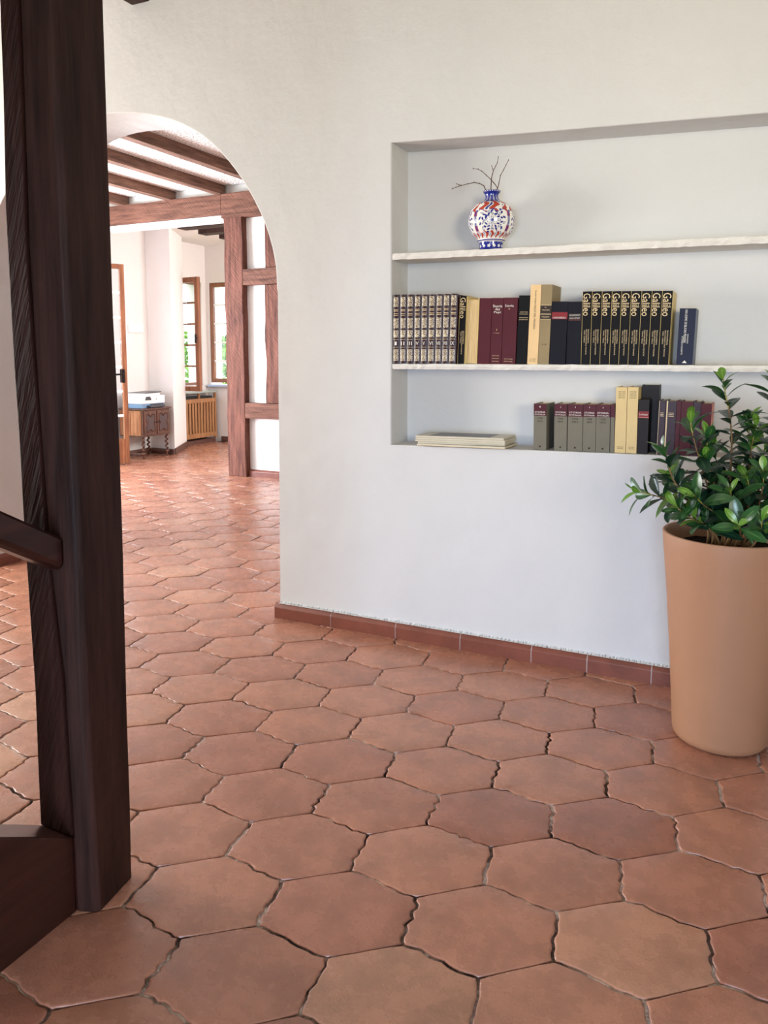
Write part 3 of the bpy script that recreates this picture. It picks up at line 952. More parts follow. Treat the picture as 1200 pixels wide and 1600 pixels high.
MB().lathe([(0.007, 0), (0.007, 0.003)], 12).build('button', 'printer_dark', pt).matrix_local = Matrix.Translation((0.311, 0.25, 0.11)) @ Matrix.Rotation(PI / 2, 4, 'Y')
MB().hexa([(0.295, 0.16, 0.005), (0.312, 0.16, 0.005), (0.312, 0.38, 0.005), (0.295, 0.38, 0.005), (0.295, 0.16, 0.05), (0.312, 0.16, 0.05), (0.312, 0.38, 0.05), (0.295, 0.38, 0.05)]).build('tray_slot', 'printer_dark', pt)

# ------------------------------------------------------------------ stair newel, handrail, string
def loft(name, mat, levels, parent=None):
    n = len(levels[0][1])
    vs = []
    for z, poly in levels:
        vs += [(x, y, z) for x, y in poly]
    fs = [tuple(reversed(range(n))), tuple((len(levels) - 1) * n + i for i in range(n))]
    for a in range(len(levels) - 1):
        for i in range(n):
            fs.append((a * n + i, a * n + (i + 1) % n, (a + 1) * n + (i + 1) % n, (a + 1) * n + i))
    mb = MB().add(vs, fs)
    return mb.build(name, mat, parent, bevel=0.0035)
post = thing('newel_post', 'tall dark stained double timber post at the foot of the stairs', 'post', (0, 0, 0))
gap = [(0, -1.386), (0.2, -1.387), (0.57, -1.396), (0.83, -1.424), (1.24, -1.440), (1.52, -1.448), (1.85, -1.442), (2.04, -1.4395), (3.24, -1.436)]
cor = [(0, -1.336, 0), (0.35, -1.344, 1), (0.66, -1.348, 0), (1.0, -1.350, 1), (1.24, -1.3505, 0), (1.52, -1.354, 1), (1.81, -1.356, 0), (2.03, -1.3585, 0), (3.24, -1.36, 0)]
rig = [(0, -1.3555), (0.21, -1.353), (0.54, -1.3485), (0.85, -1.3465), (1.08, -1.344), (1.38, -1.350), (1.67, -1.350), (1.92, -1.3495), (3.24, -1.344)]
def interp(tab, z):
    for a, b in zip(tab[:-1], tab[1:]):
        if a[0] <= z <= b[0]:
            t = (z - a[0]) / (b[0] - a[0]); return a[1] + (b[1] - a[1]) * t
    return tab[-1][1]
lv = []
for k in range(0, 41):
    z = 3.24 * k / 40
    g = interp(gap, z) + 0.001
    e = noise.noise(Vector((z * 3, 1, 0))) * 0.003
    lv.append((z, [(g, 1.2), (interp(cor, z) - 0.01 + e, 1.214 if z < .1 else 1.212), (interp(cor, z) + e, 1.225), (interp(rig, z), 1.343 + e), (interp(rig, z) - 0.02, 1.355), (g, 1.355)]))
loft('timber', 'wood_dark', lv, post)
lef = [(0.17, -1.4975), (0.55, -1.4935), (0.82, -1.503), (0.94, -1.5055), (1.29, -1.513), (1.63, -1.516), (1.88, -1.505), (2.035, -1.5033), (3.24, -1.50)]
lv = []
for k in range(0, 37):
    z = 0.1845 + (3.24 - 0.1845) * k / 36
    g = interp(gap, z) - 0.003
    e = noise.noise(Vector((z * 4, 5, 0))) * 0.003
    lv.append((z, [(interp(lef, z) + e, 1.2), (g, 1.197 + e), (g, 1.34), (interp(lef, z) + e, 1.34)]))
o = loft('sawn_timber', 'wood_dark_saw', lv, post); o['label'] = 'second timber with diagonal saw marks'

# sloping closed string (runs up towards the viewer), top slope 31 degrees
sl = math.tan(math.radians(30.8))
st = thing('stair_string', 'dark wooden stair string board meeting the newel post near the floor', 'stair string', (0, 0, 0))
mb = MB()
y0, y1 = -1.2, 1.199
zt = lambda y: 0.184 + (1.2 - y) * sl
mb.add([(-1.3865, y1, 0), (-1.3865, y0, 0), (-1.3865, y0, zt(y0)), (-1.3865, y1, zt(y1)),
        (-1.50, y1, 0), (-1.50, y0, 0), (-1.50, y0, zt(y0)), (-1.50, y1, zt(y1))],
       [(0, 1, 2, 3), (7, 6, 5, 4), (0, 3, 7, 4), (3, 2, 6, 7), (2, 1, 5, 6), (1, 0, 4, 5)])
mb.build('board', 'wood_dark_y', st, bevel=0.004)
MB().box(-1.4975, -1.3865, 1.2, 1.34, 0, 0.1835).build('foot_block', 'wood_dark_y', st, bevel=0.003)
hr = thing('stair_handrail', 'dark wooden stair handrail running into the newel post', 'handrail', (0, 0, 0))
mb = MB()
zr = lambda y: 0.889 + (1.2 - y) * sl
prof = [(-1.386, 0.0), (-1.386, -0.052), (-1.392, -0.063), (-1.402, -0.070), (-1.445, -0.070), (-1.45, -0.060), (-1.45, 0.0), (-1.44, 0.008), (-1.396, 0.008)]
n = len(prof)
vs = [(x, y1, zr(y1) + z) for x, z in prof] + [(x, y0, zr(y0) + z) for x, z in prof]
mb.add(vs, [tuple(reversed(range(n))), tuple(range(n, 2 * n))] + [(i, (i + 1) % n, n + (i + 1) % n, n + i) for i in range(n)])
mb.build('rail', 'wood_dark_y', hr)
# balusters up the flight
for k in range(7):
    y = 1.018 - 0.30 * k
    o = MB().hexa([(-1.442, y - 0.035, zt(y - .035) - 0.001), (-1.402, y - 0.035, zt(y - .035) - 0.001), (-1.402, y, zt(y) - .001), (-1.442, y, zt(y) - .001),
                   (-1.442, y - 0.035, zr(y - .035) - 0.069), (-1.402, y - 0.035, zr(y - .035) - 0.069), (-1.402, y, zr(y) - .069), (-1.442, y, zr(y) - .069)]).build('baluster', 'wood_dark', hr)
# treads behind the string
stp = thing('staircase', 'wooden stair treads rising behind the dark string board', 'stairs', (0, 0, 0))
for k in range(8):
    yk = 0.86 - 0.285 * k
    MB().box(-2.35, -1.502, yk - 0.31, yk, 0.17 * (k + 1) - 0.04, 0.17 * (k + 1)).build('tread', 'wood_dark_y', stp, bevel=0.004)
    MB().box(-2.35, -1.502, yk - 0.04, yk - 0.02, 0.17 * k, 0.17 * (k + 1) - 0.041).build('riser', 'wood_dark_y', stp)

# ------------------------------------------------------------------ books
def make_book(name, label, x, w, h, depth, lean, cover, z=None, y=3.15, group=None, spine_mat=None, bulge=0.0, pages='pages', out=False):
    """spine (or page edge when out=True) faces the room; local x = width, y = depth, z = height"""
    t = thing(name, label, 'book', (x, y, z), group, (0, math.atan2(lean, h), 0))
    th = min(0.0028, w * 0.12)
    w = w - 0.0008
    mb = MB()
    if not out:
        # C-shaped case: spine with bulge, two boards
        n = 6 if bulge else 1
        outer = [(w * k / n, -bulge * math.sin(PI * k / n)) for k in range(n + 1)]
        poly = outer + [(w, depth), (w - th, depth), (w - th, th)] + [(th, th), (th, depth), (0, depth)]
        mb.prism(poly, 0, h)
        mb.build('cover', spine_mat or cover, t)
        MB().box(th, w - th, th, depth - 0.004, 0.003, h - 0.004).build('pages', pages, t)
    else:
        poly = [(0, 0), (th, 0), (th, depth - th), (w - th, depth - th), (w - th, 0), (w, 0), (w, depth), (0, depth)]
        mb.prism(poly, 0, h)
        mb.build('cover', cover, t)
        MB().box(th, w - th, 0.005, depth - th, 0.003, h - 0.008).build('pages', pages, t)
    t['w'] = w
    return t
def band(t, z0, z1, mat, name='band', x0=0.0, x1=None, y=-0.0012, bulge=0.0):
    w = t['w']; x1 = w if x1 is None else x1
    n = 6 if bulge else 1
    poly = [(x0 + (x1 - x0) * k / n, y - bulge * math.sin(PI * (x0 + (x1 - x0) * k / n) / w)) for k in range(n + 1)]
    poly += [(x1, 0.0008), (x0, 0.0008)]
    return MB().prism(poly, z0, z1).build(name, mat, t)

ROMAN = ['I', 'II', 'III', 'IV', 'V', 'VI', 'VII', 'VIII', 'IX']
G1 = 'gilt-tooled encyclopedia volumes on the middle shelf'
ORD = ['first', 'second', 'third', 'fourth', 'fifth', 'sixth', 'seventh', 'eighth', 'ninth']
x = -1.4835
for k in range(9):
    w = [0.0342, 0.0327, 0.0342, 0.0322, 0.0327, 0.0342, 0.0317, 0.0317, 0.0337][k]
    h = 0.3055 - 0.0009 * k
    t = make_book('leather_book', 'maroon leather volume with gilt squares numbered %s on its spine' % ROMAN[k], x, w, h, 0.145, 0.001 * k, 'maroon_dark', 1.2655, 3.142, G1, bulge=0.004)
    for zz in (0.004, 0.068, 0.110, 0.151, 0.205, 0.243, 0.297):
        band(t, zz, zz + 0.004, 'maroon_dark', 'raised_band', y=-0.0022, bulge=0.004)
    for z0, z1 in ((0.012, 0.064), (0.116, 0.148), (0.157, 0.201), (0.252, 0.294)):
        band(t, z0, z1, 'gilt', 'gilt_panel', w * 0.12, w * 0.84, -0.0009, 0.004)
    for zz in (0.213, 0.220, 0.232, 0.238):
        band(t, zz, zz + 0.0022, 'gold', 'gilt_line', w * 0.16, w * 0.80, -0.0009, 0.004)
    for zz in (0.0725, 0.1065):
        band(t, zz, zz + 0.0014, 'gold', 'gilt_line', w * 0.10, w * 0.86, -0.0009, 0.004)
    text(ROMAN[k], t, w * 0.48, 0.090, 'white_print', min(w * 0.6, 0.007 * len(ROMAN[k]) + 0.003), 0.016, y=-0.0053)
    x += w + 0.0006

def galileo(x, w, h, lean, label, side=False):
    t = make_book('encyclopedia_volume', label, x, w, h, 0.150, lean, 'black', 1.2655, 3.150, 'black reference volumes with gold lettering on the middle shelf')
    W_ = t['w']
    text('Galileo', t, W_ * 0.50, h - 0.052, 'gold', 0.088, 0.80 * W_, vertical=True)
    rr = random.Random(int(x * 1e4))
    words = ['ENCICLOPEDIA DELLE', 'SCIENZE E DELLE TECNICHE', 'VOLUME']
    text('ENCICLOPEDIA', t, W_ * 0.76, h - 0.178, 'gold', 0.055, 0.0045, vertical=True)
    text('DELLE SCIENZE E DELLE TECNICHE', t, W_ * 0.54, h - 0.200, 'gold', 0.100, 0.0045, vertical=True)
    text(rr.choice(['TOMO  FISICA', 'TOMO  CHIMICA', 'TOMO  NATURA']), t, W_ * 0.32, h - 0.178, 'gold', 0.050, 0.0045, vertical=True)
    band(t, 0, h, 'goldedge', 'gilt_edge', 0, 0.0012, -0.0004)
    if side:
        m_ = MB().box(W_ + 0.0001, W_ + 0.0009, 0.0005, 0.15, 0.0005, h - 0.0005).build('side_board', 'goldedge', t); m_['label'] = 'gold coloured side board'
    return t
galileo(-1.1775, 0.0308, 0.292, 0.0095, 'single black volume with gold lettering between gilt set and tan page block', True)
t = make_book('turned_book', 'book shelved backwards showing its tan page edges', -1.1440, 0.0560, 0.282, 0.150, 0.0090, 'goldedge', 1.2655, 3.150, out=True)
t = make_book('maroon_book', 'plain maroon book right of the page block', -1.0862, 0.0545, 0.2785, 0.150, 0.008, 'maroon', 1.2655, 3.150, 'maroon history volumes on the middle shelf')
t = make_book('maroon_book', 'maroon book lettered Storia dei Papi in three lines', -1.0300, 0.0490, 0.2775, 0.150, 0.0075, 'maroon', 1.2655, 3.149, 'maroon history volumes on the middle shelf')
w = t['w']
for s_, z in (('Storia', 0.244), ('dei', 0.231), ('Papi', 0.217)):
    text(s_, t, w * 0.5, z, 'white_print', w * (0.85 if s_ == 'Storia' else 0.6 if s_ == 'Papi' else 0.4), 0.011)
text('I', t, w * 0.5, 0.145, 'gold', 0.002, 0.007); text('LE ORIGINI', t, w * .5, 0.131, 'gold', w * .5, 0.0025)
for z in (0.012, 0.024, 0.036): text('EDITORE', t, w * .5, z, 'gold', w * .6, 0.003)
t = make_book('maroon_book', 'wider maroon book lettered Storia with a worn head', -0.9795, 0.0610, 0.277, 0.150, 0.007, 'maroon', 1.2655, 3.148, 'maroon history volumes on the middle shelf')
w = t['w']
text('Storia', t, w * 0.42, 0.244, 'white_print', w * 0.62, 0.010); text('II', t, w * .42, 0.230, 'gold', 0.004, 0.006)
for z in (0.012, 0.022): text('EDITORE', t, w * .5, z, 'gold', w * .6, 0.003)
t = make_book('black_book', 'matt black book left of the tall cream book', -0.9165, 0.0470, 0.2845, 0.150, 0.009, 'black', 1.2655, 3.150)
w = t['w']
text('SCRITTORI', t, w * .5, 0.216, 'gold', w * .7, 0.004); text('LETTERATURA', t, w * .5, 0.185, 'gold', w * .8, 0.004)
for z in (0.207, 0.192): band(t, z, z + 0.0014, 'gold', 'gilt_line', w * .1, w * .9)
t = make_book('cream_book', 'tall cream paper-covered book on the middle shelf', -0.8685, 0.0445, 0.3265, 0.150, 0.010, 'cream', 1.2655, 3.150)
w = t['w']
text('VOLTI DEL MONDO', t, w * .5, 0.195, 'dark_print', 0.10, 0.0085, vertical=True)
text('Austin Singer', t, w * .5, 0.275, 'dark_print', 0.058, 0.0075, vertical=True)
for z in (0.014, 0.022): text('EDITORE', t, w * .5, z, 'dark_print', w * .6, 0.003)
t = make_book('olive_book', 'tall olive cloth book with two dark labels', -0.8225, 0.0450, 0.3250, 0.150, 0.0095, 'olive', 1.2655, 3.149)
w = t['w']
band(t, 0.208, 0.240, 'dark_label', 'label'); band(t, 0.186, 0.203, 'dark_label', 'label')
for z in (0.2045, 0.2415, 0.1835): band(t, z, z + 0.0014, 'gold', 'gilt_line')
text('IL', t, w * .5, 0.233, 'gold', w * .2, 0.004, y=-0.0016); text('MACCHINE', t, w * .5, 0.222, 'gold', w * .7, 0.005, y=-0.0016); text('ITALIANO', t, w * .5, 0.194, 'gold', w * .7, 0.006, y=-0.0016)
text('1.9', t, w * .5, 0.082, 'dark_print', w * .4, 0.006)
t = make_book('dark_navy_book', 'dark navy cloth book with a red label', -0.7758, 0.0660, 0.2550, 0.150, 0.0070, 'ink_navy', 1.2655, 3.149)
w = t['w']
band(t, 0.184, 0.212, 'red_label', 'label', 0.002); text('UNIVERSO', t, w * .5, 0.190, 'white_print', w * .8, 0.007, y=-0.0016)
t = make_book('dark_navy_book', 'dark navy cloth book lettered Racconti left of the gold-lettered set', -0.7062, 0.0560, 0.2520, 0.150, 0.0035, 'ink_navy', 1.2655, 3.149)
w = t['w']
band(t, 0.176, 0.205, 'dark_label', 'label', 0.004, w * .95)
text('RACCONTI', t, w * .5, 0.198, 'white_print', w * .75, 0.006, y=-0.0016); text('DELLO SPORT', t, w * .5, 0.186, 'white_print', w * .75, 0.005, y=-0.0016)
band(t, 0.178, 0.1795, 'red_label', 'label_line', 0.004, w * .95, -0.0018)
x = -0.6475
for k in range(9):
    w = [0.0360, 0.0372, 0.0368, 0.0350, 0.0350, 0.0375, 0.0365, 0.0365, 0.0385][k]
    galileo(x, w, 0.2905 - 0.0010 * k, 0.0005 + 0.0009 * k, 'black volume with gold lettering, %s of the nine together on the middle shelf' % ORD[k], k == 8)
    x += w + 0.0006
# gold board closing the last volume
t = make_book('navy_book', 'navy blue book with white lettering at the right end of the middle row', -0.2865, 0.0590, 0.2150, 0.120, 0.006, 'navy', 1.2655, 3.160)
w = t['w']
text('UN UOMO DI BUONI PENSIERI', t, w * .42, 0.148, 'white_print', 0.125, 0.009, vertical=True)
text('ROMANZO', t, w * .60, 0.100, 'white_print', 0.035, 0.005, vertical=True); text('STORIE E SCRITTI', t, w * .28, 0.075, 'white_print', 0.07, 0.006, vertical=True)
MB().add([(w * .35, -0.001, 0.008), (w * .65, -0.001, 0.008), (w * .5, -0.001, 0.018)], [(0, 1, 2)]).build('emblem', 'white_print', t)
m_ = MB().box(w + 0.0002, w + 0.0012, 0.0, 0.12, 0.0, 0.2145).build('jacket_side', 'dust', t); m_['label'] = 'grey side of the dust jacket'

# bottom row
G3 = 'grey volumes with maroon title bands on the bottom of the niche'
sx = [(-0.8346, 0.0541, '1'), (-0.7484, 0.0528, '2'), (-0.6929, 0.0611, '3'), (-0.6305, 0.0505, '4'), (-0.5793, 0.0554, '5'), (-0.5224, 0.0165, '6')]
places = ['standing a little apart at the left end', 'second of the set', 'widest, third of the set', 'fourth of the set', 'fifth of the set', 'half hidden behind the vellum books']
for k, (x, w, num) in enumerate(sx):
    t = make_book('grey_book', 'grey cloth volume with maroon band, %s' % places[k], x, w, 0.1925 - 0.0003 * k, 0.140, -0.002, 'greycloth', SH3(x) + 0.0012, 3.150, G3)
    w = t['w']
    band(t, 0.142, 0.1915, 'maroon', 'title_band', 0, w)
    if w > 0.03:
        text(num, t, w * .5, 0.180, 'white_print', 0.0035, 0.006, y=-0.0016)
        text('STORIA', t, w * .5, 0.158, 'white_print', w * .82, 0.007, y=-0.0016)
        text("D'ITALIA", t, w * .5, 0.148, 'white_print', w * .82, 0.006, y=-0.0016)
        text('1700', t, w * .5, 0.132, 'dark_print', w * .4, 0.007); text('1815', t, w * .5, 0.120, 'dark_print', w * .4, 0.007)
        MB().lathe([(0.004, 0), (0.004, 0.0008)], 10).build('emblem', 'dark_print', t).matrix_local = Matrix.Translation((w * .5, -0.0002, 0.014)) @ Matrix.Rotation(PI / 2, 4, 'X')
# dark cover side of first volume is visible in the gap
for k, (x, w) in enumerate([(-0.5052, 0.0430), (-0.4612, 0.0410)]):
    t = make_book('vellum_book', ['tall yellowed vellum book, left of two', 'tall yellowed vellum book, right of two beside dark books'][k], x, w, 0.2620, 0.150, 0.0, 'vellum', SH3(x) + 0.0012, 3.150, 'pair of vellum books')
    w = t['w']
    for z in (0.244, 0.236, 0.228, 0.220): text('OPERE VARIE', t, w * .5, z, 'dark_print', w * .6, 0.003)
    for z in (0.024, 0.018): text('EDITORE', t, w * .5, z, 'dark_print', w * .5, 0.003)
t = make_book('dark_book', 'dark brown book with a red lettered band', -0.4192, 0.0400, 0.2135, 0.086, 0.0015, 'brownblack', SH3(-0.42) + 0.0012, 3.150)
w = t['w']
band(t, 0.142, 0.168, 'red_label', 'label'); text('Lorenzo', t, w * .5, 0.156, 'white_print', w * .8, 0.008, y=-0.0016); band(t, 0.1425, 0.145, 'pink', 'label_line', y=-0.0016)
t = make_book('black_leather_book', 'tall black leather book at the back, rising behind the red-banded brown book', -0.4185, 0.0660, 0.268, 0.070, 0.0, 'brownblack', SH3(-0.37) + 0.0012, 3.238)
G5 = 'maroon books behind the plant leaves'
mx = [(-0.3471, 0.0255, 0.2105, 'maroon_dark'), (-0.3211, 0.0392, 0.2094, 'maroon_dark'), (-0.2812, 0.0158, 0.2086, 'maroon'), (-0.2650, 0.0430, 0.2076, 'maroon'), (-0.2212, 0.0268, 0.2065, 'maroon_dark'), (-0.1938, 0.0380, 0.2007, 'maroon')]
ml = ['slim dark maroon book with gold lines beside the black leather book', 'dark maroon book with a bright gilt joint, second of the maroon row', 'thinnest maroon book of the bottom row', 'broad plain maroon book behind the leaf tips', 'dark maroon book fifth in the row behind the leaves', 'last maroon book of the bottom row with pinkish side']
for k, (x, w, h, mt) in enumerate(mx):
    t = make_book('maroon_volume', ml[k], x, w, h, 0.140, 0.0045, mt, SH3(x) + 0.0014, 3.150, G5)
    if k < 2:
        band(t, 0, h, 'gold', 'gilt_joint', t['w'] * .08, t['w'] * (.13 if k == 0 else .2), -0.0008)
        for z in (0.15, 0.156, 0.162): band(t, z, z + 0.002, 'gold', 'gilt_line', t['w'] * .3, t['w'] * .8)
    if k == 5:
        m_ = MB().box(t['w'] + 0.0002, t['w'] + 0.0015, 0.0, 0.14, 0, h).build('side_board', 'pink', t); m_['label'] = 'pinkish side board'

# stack of magazines
zb = SH3(-1.35) + 0.0035
mags = [(-1.352, 3.118, 0.405, 0.17, 0.010, -1.2), (-1.350, 3.122, 0.395, 0.16, 0.010, 2.2), (-1.362, 3.119, 0.412, 0.165, 0.010, 0.3), (-1.358, 3.119, 0.408, 0.165, 0.010, -0.4), (-1.360, 3.118, 0.405, 0.165, 0.010, 0.2)]
ml = ['lowest magazine of the flat pile, yellowed and projecting right', 'second magazine from the bottom, skewed under the pile', 'middle magazine of the flat pile', 'magazine just under the topmost one of the pile', 'topmost magazine of the pile with a grey photograph on its cover']
z = zb
for k, (x, y, L, dp, th, rz) in enumerate(mags):
    th = 0.0085
    t = thing('magazine', ml[k], 'magazine', (x, y, z), 'pile of magazines at the left of the niche', (0, -0.0148, math.radians(rz)))
    MB().box(0, L, 0, dp, 0.0008, th - 0.0012).build('pages', 'mag_pages', t)
    MB().box(-0.001, L + 0.001, -0.001, dp, th - 0.0012, th - 0.0004).build('cover', 'magazine', t)
    MB().box(-0.001, L + 0.001, -0.001, dp, 0, 0.0008).build('back_cover', 'vellum' if k < 1 else 'magazine', t)
    if k == 4:
        m_ = MB().box(0.06, 0.34, 0.012, dp - 0.01, th - 0.0004, th).build('cover_photo', 'magazine_photo', t); m_['label'] = 'grey cover photograph'
    z += th + 0.0004
# ------------------------------------------------------------------ vase
VX, VY = -1.050, 3.205
VZ = SH1(VX) + 0.0006
prof0 = [(0.046, 0.0), (0.0505, 0.002), (0.0500, 0.020), (0.0510, 0.037), (0.0575, 0.040), (0.0590, 0.043), (0.056, 0.047), (0.060, 0.052), (0.076, 0.067), (0.090, 0.088), (0.0975, 0.112), (0.0985, 0.127), (0.0965, 0.148), (0.089, 0.172), (0.077, 0.190), (0.064, 0.202), (0.048, 0.210), (0.036, 0.217), (0.0300, 0.226), (0.0275, 0.236), (0.0290, 0.245), (0.0350, 0.253), (0.0375, 0.257), (0.0370, 0.2595), (0.033, 0.2585), (0.027, 0.250), (0.024, 0.236), (0.024, 0.20)]
prof0 = [(r, z * 0.955) for r, z in prof0]
# resample
prof = []
for a, b in zip(prof0[:-1], prof0[1:]):
    L = math.hypot(b[0] - a[0], b[1] - a[1]); n = max(1, int(L / 0.0016))
    for k in range(n): prof.append((a[0] + (b[0] - a[0]) * k / n, a[1] + (b[1] - a[1]) * k / n))
prof.append(prof0[-1])
SEG = 300
mb = MB().lathe(prof, SEG, cap=False)
mb.f.append(tuple(reversed(range(SEG))))
WHT, BLU, RED, LBL = rgb(236, 232, 224), rgb(26, 40, 132), rgb(184, 58, 30), rgb(96, 120, 190)
blobs = []
rb = random.Random(11)
for k in range(40):
    bb_ = 2 * PI * k / (12 if k < 12 else 14) + (0.26 if k > 11 else 0)
    rr_ = 0.030 if k < 12 else (0.042 if k < 26 else 0.055)
    blobs.append((rr_ * math.cos(bb_), rr_ * math.sin(bb_) * 0.95, bb_ + rb.uniform(-1.3, 1.3), rb.uniform(0.0065, 0.0100), rb.uniform(0.0032, 0.0046), k % 3 == 0))
blobs = [b for b in blobs if math.hypot(b[0], b[1]) > 0.026]
def vase_col(th, r, z, inner):
    z = z / 0.955
    if inner: return WHT
    if z < 0.037:      # foot
        u = (th * 14 / (2 * PI)) % 1 - 0.5
        if abs(z - 0.0335) < 0.0016: return WHT if ((th * 40 / (2 * PI)) % 1) < 0.55 else BLU
        d = math.hypot(u * 0.022, z - 0.0165)
        a = math.atan2(z - 0.0165, u * 0.022)
        return WHT if d < 0.0058 + 0.0018 * math.cos(5 * a) and d > 0.0016 else BLU
    if z < 0.049: return WHT if z < 0.0395 or z > 0.0435 else BLU
    if z > 0.206:      # neck
        if z > 0.245: return WHT if (abs(z - 0.2555) < 0.0022 and ((th * 22 / (2 * PI)) % 1) < 0.35) else BLU
        u = (th * 14 / (2 * PI)) % 1 - 0.5
        wdt = 0.20 * (1 - abs((z - 0.222) / 0.020)) + 0.05
        return WHT if 0.5 * wdt < abs(u) < wdt and z < 0.242 else BLU
    # body: four panels
    seg = PI / 2
    u = ((th + seg / 2) % seg - seg / 2)
    s = u * 0.0985; q = z - 0.118
    edge_ = seg / 2 - abs(u)
    arc = 0.044 + 0.006 * math.cos(u * 12)
    if q > arc:     # shoulder, red scrolls
        v = (q - arc) / 0.04
        k_ = math.sin(u * 11 + math.sin(q * 150) * 1.3) + 0.4 * math.sin(u * 17 - q * 180)
        if k_ > 0.25 - 0.3 * v: return RED
        return BLU if (-0.05 < k_ < 0.12 or k_ < -0.95) else WHT
    if abs(q - arc) < 0.0024: return BLU
    if q < -0.046 + 0.004 * math.cos(u * 16):
        k_ = math.sin(u * 20 + 1.2 + math.sin(q * 260))
        if q < -0.062: return RED if k_ > 0.5 else WHT
        return RED if k_ > 0.25 else (BLU if k_ > 0.0 or k_ < -0.9 else WHT)
    if edge_ < 0.09: return BLU if (edge_ < 0.022 or 0.055 < edge_ < 0.07) else (RED if abs(q) > 0.020 else WHT)
    d = math.hypot(s, q); a = math.atan2(q, s)
    if d < 0.0065: return BLU
    if d < 0.0235:
        pet = abs(math.sin(a * 5))
        rim = 0.0225 * (0.5 + 0.5 * pet)
        if d < rim: return BLU if (d > rim - 0.0024 or pet < 0.45) else WHT
        return WHT
    for bx, bz, ba, la, lb, ring in blobs:
        dx, dz = s - bx, q - bz
        c_, s2 = math.cos(ba), math.sin(ba)
        e = math.hypot((dx * c_ + dz * s2) / la, (-dx * s2 + dz * c_) / lb)
        if e < 1: return WHT if (ring and e < 0.55) else BLU
    return WHT
va = thing('ceramic_vase', 'round blue, white and red painted ceramic vase on the top shelf', 'vase', (VX, VY, VZ), None, (0, 0, math.radians(0)))
vo = mb.build('body', 'vase', va, smooth=True)
ca = vo.data.color_attributes.new('paint', 'FLOAT_COLOR', 'POINT')
face_dir = math.atan2(-VY, -VX)
vals = []
for i_, (r_, z_) in enumerate(prof):
    inner = i_ > len(prof) - 22
    for k in range(SEG):
        th = 2 * PI * k / SEG - face_dir - 0.03
        vals += list(vase_col(th, r_, z_, inner))
ca.data.foreach_set('color', vals)

def twig(label, paths):
    t = thing('dry_twig', label, 'twig', (VX, VY, VZ), 'dry twigs standing in the painted vase')
    for q, (pts, y0, r0) in enumerate(paths):
        P3 = []
        for k, (a, b) in enumerate(pts):
            P3.append((((a - 585) * 0.00043), y0 * (1 - k * 0.25), (1105 - b) * 0.00041))
        n = len(P3)
        MB().tube(P3, [1.4 * r0 * (1 - 0.55 * k / (n - 1)) for k in range(n)], 7).build('stem' if q == 0 else 'side_shoot', 'twig', t, smooth=True)
        m2 = MB()
        rr = random.Random(q + len(label))
        for k in range(1, n):
            x, y, z = P3[k]
            m2.lathe([(0.0004, z - 0.003), (0.0017, z - 0.001), (0.0013, z + 0.002), (0.0003, z + 0.0045)], 6, x + rr.uniform(-.001, .001), y)
        m2.build('bud', 'twig', t)
twig('dry twig arching far left out of the vase, forked at its tip', [([(548, 620), (530, 495), (503, 440), (460, 412), (400, 394), (330, 402), (260, 410), (200, 422), (160, 434)], -0.006, 0.0016), ([(262, 410), (232, 398), (210, 388)], -0.006 * -1.0, 0.001)])
twig('dry twig leaning up left from the right side of the vase mouth', [([(622, 620), (640, 470), (606, 422), (575, 385), (530, 338), (480, 290), (440, 265), (390, 255)], 0.004, 0.0015)])
twig('tallest dry twig rising from the middle of the vase mouth, forked', [([(580, 620), (568, 495), (575, 370), (586, 330), (598, 295), (622, 255), (640, 225), (652, 170)], 0.010, 0.0016), ([(598, 297), (588, 272), (580, 248)], 0.004, 0.001)])
twig('dry twig leaning up right out of the vase', [([(612, 620), (647, 490), (660, 430), (672, 355), (700, 300), (722, 255), (745, 205)], -0.010, 0.0015)])

# ------------------------------------------------------------------ potted plant
PX, PY = -0.068, 2.765
pl = thing('potted_plant', 'tall caramel planter with a bushy glossy green shrub beside the niche wall', 'plant', (PX, PY, 0.0015))
pp = [(0.0, 0.0), (0.125, 0.0), (0.142, 0.004), (0.150, 0.014), (0.1525, 0.03), (0.160, 0.15), (0.172, 0.32), (0.186, 0.50), (0.2005, 0.65), (0.2055, 0.706), (0.2045, 0.711), (0.196, 0.711), (0.194, 0.705), (0.185, 0.62), (0.183, 0.60)]
MB().lathe(pp[1:], 96).build('pot', 'pot', pl, smooth=True)
sm = MB()
rs = random.Random(8)
rings = [(0.0, 1)] + [(0.183 * k / 8, 40) for k in range(1, 9)]
vs, fs = [(0, 0, 0.665)], []
for k in range(1, 9):
    for q in range(40):
        a = 2 * PI * q / 40
        rr = 0.186 * k / 8
        vs.append((rr * math.cos(a), rr * math.sin(a), 0.665 - 0.01 * (k / 8) + rs.uniform(-.004, .004)))
for q in range(40): fs.append((0, 1 + q, 1 + (q + 1) % 40))
for k in range(7):
    for q in range(40):
        a, b = 1 + k * 40 + q, 1 + k * 40 + (q + 1) % 40
        fs.append((a, a + 40, b + 40, b))
sm.add(vs, fs).build('soil', 'soil', pl)

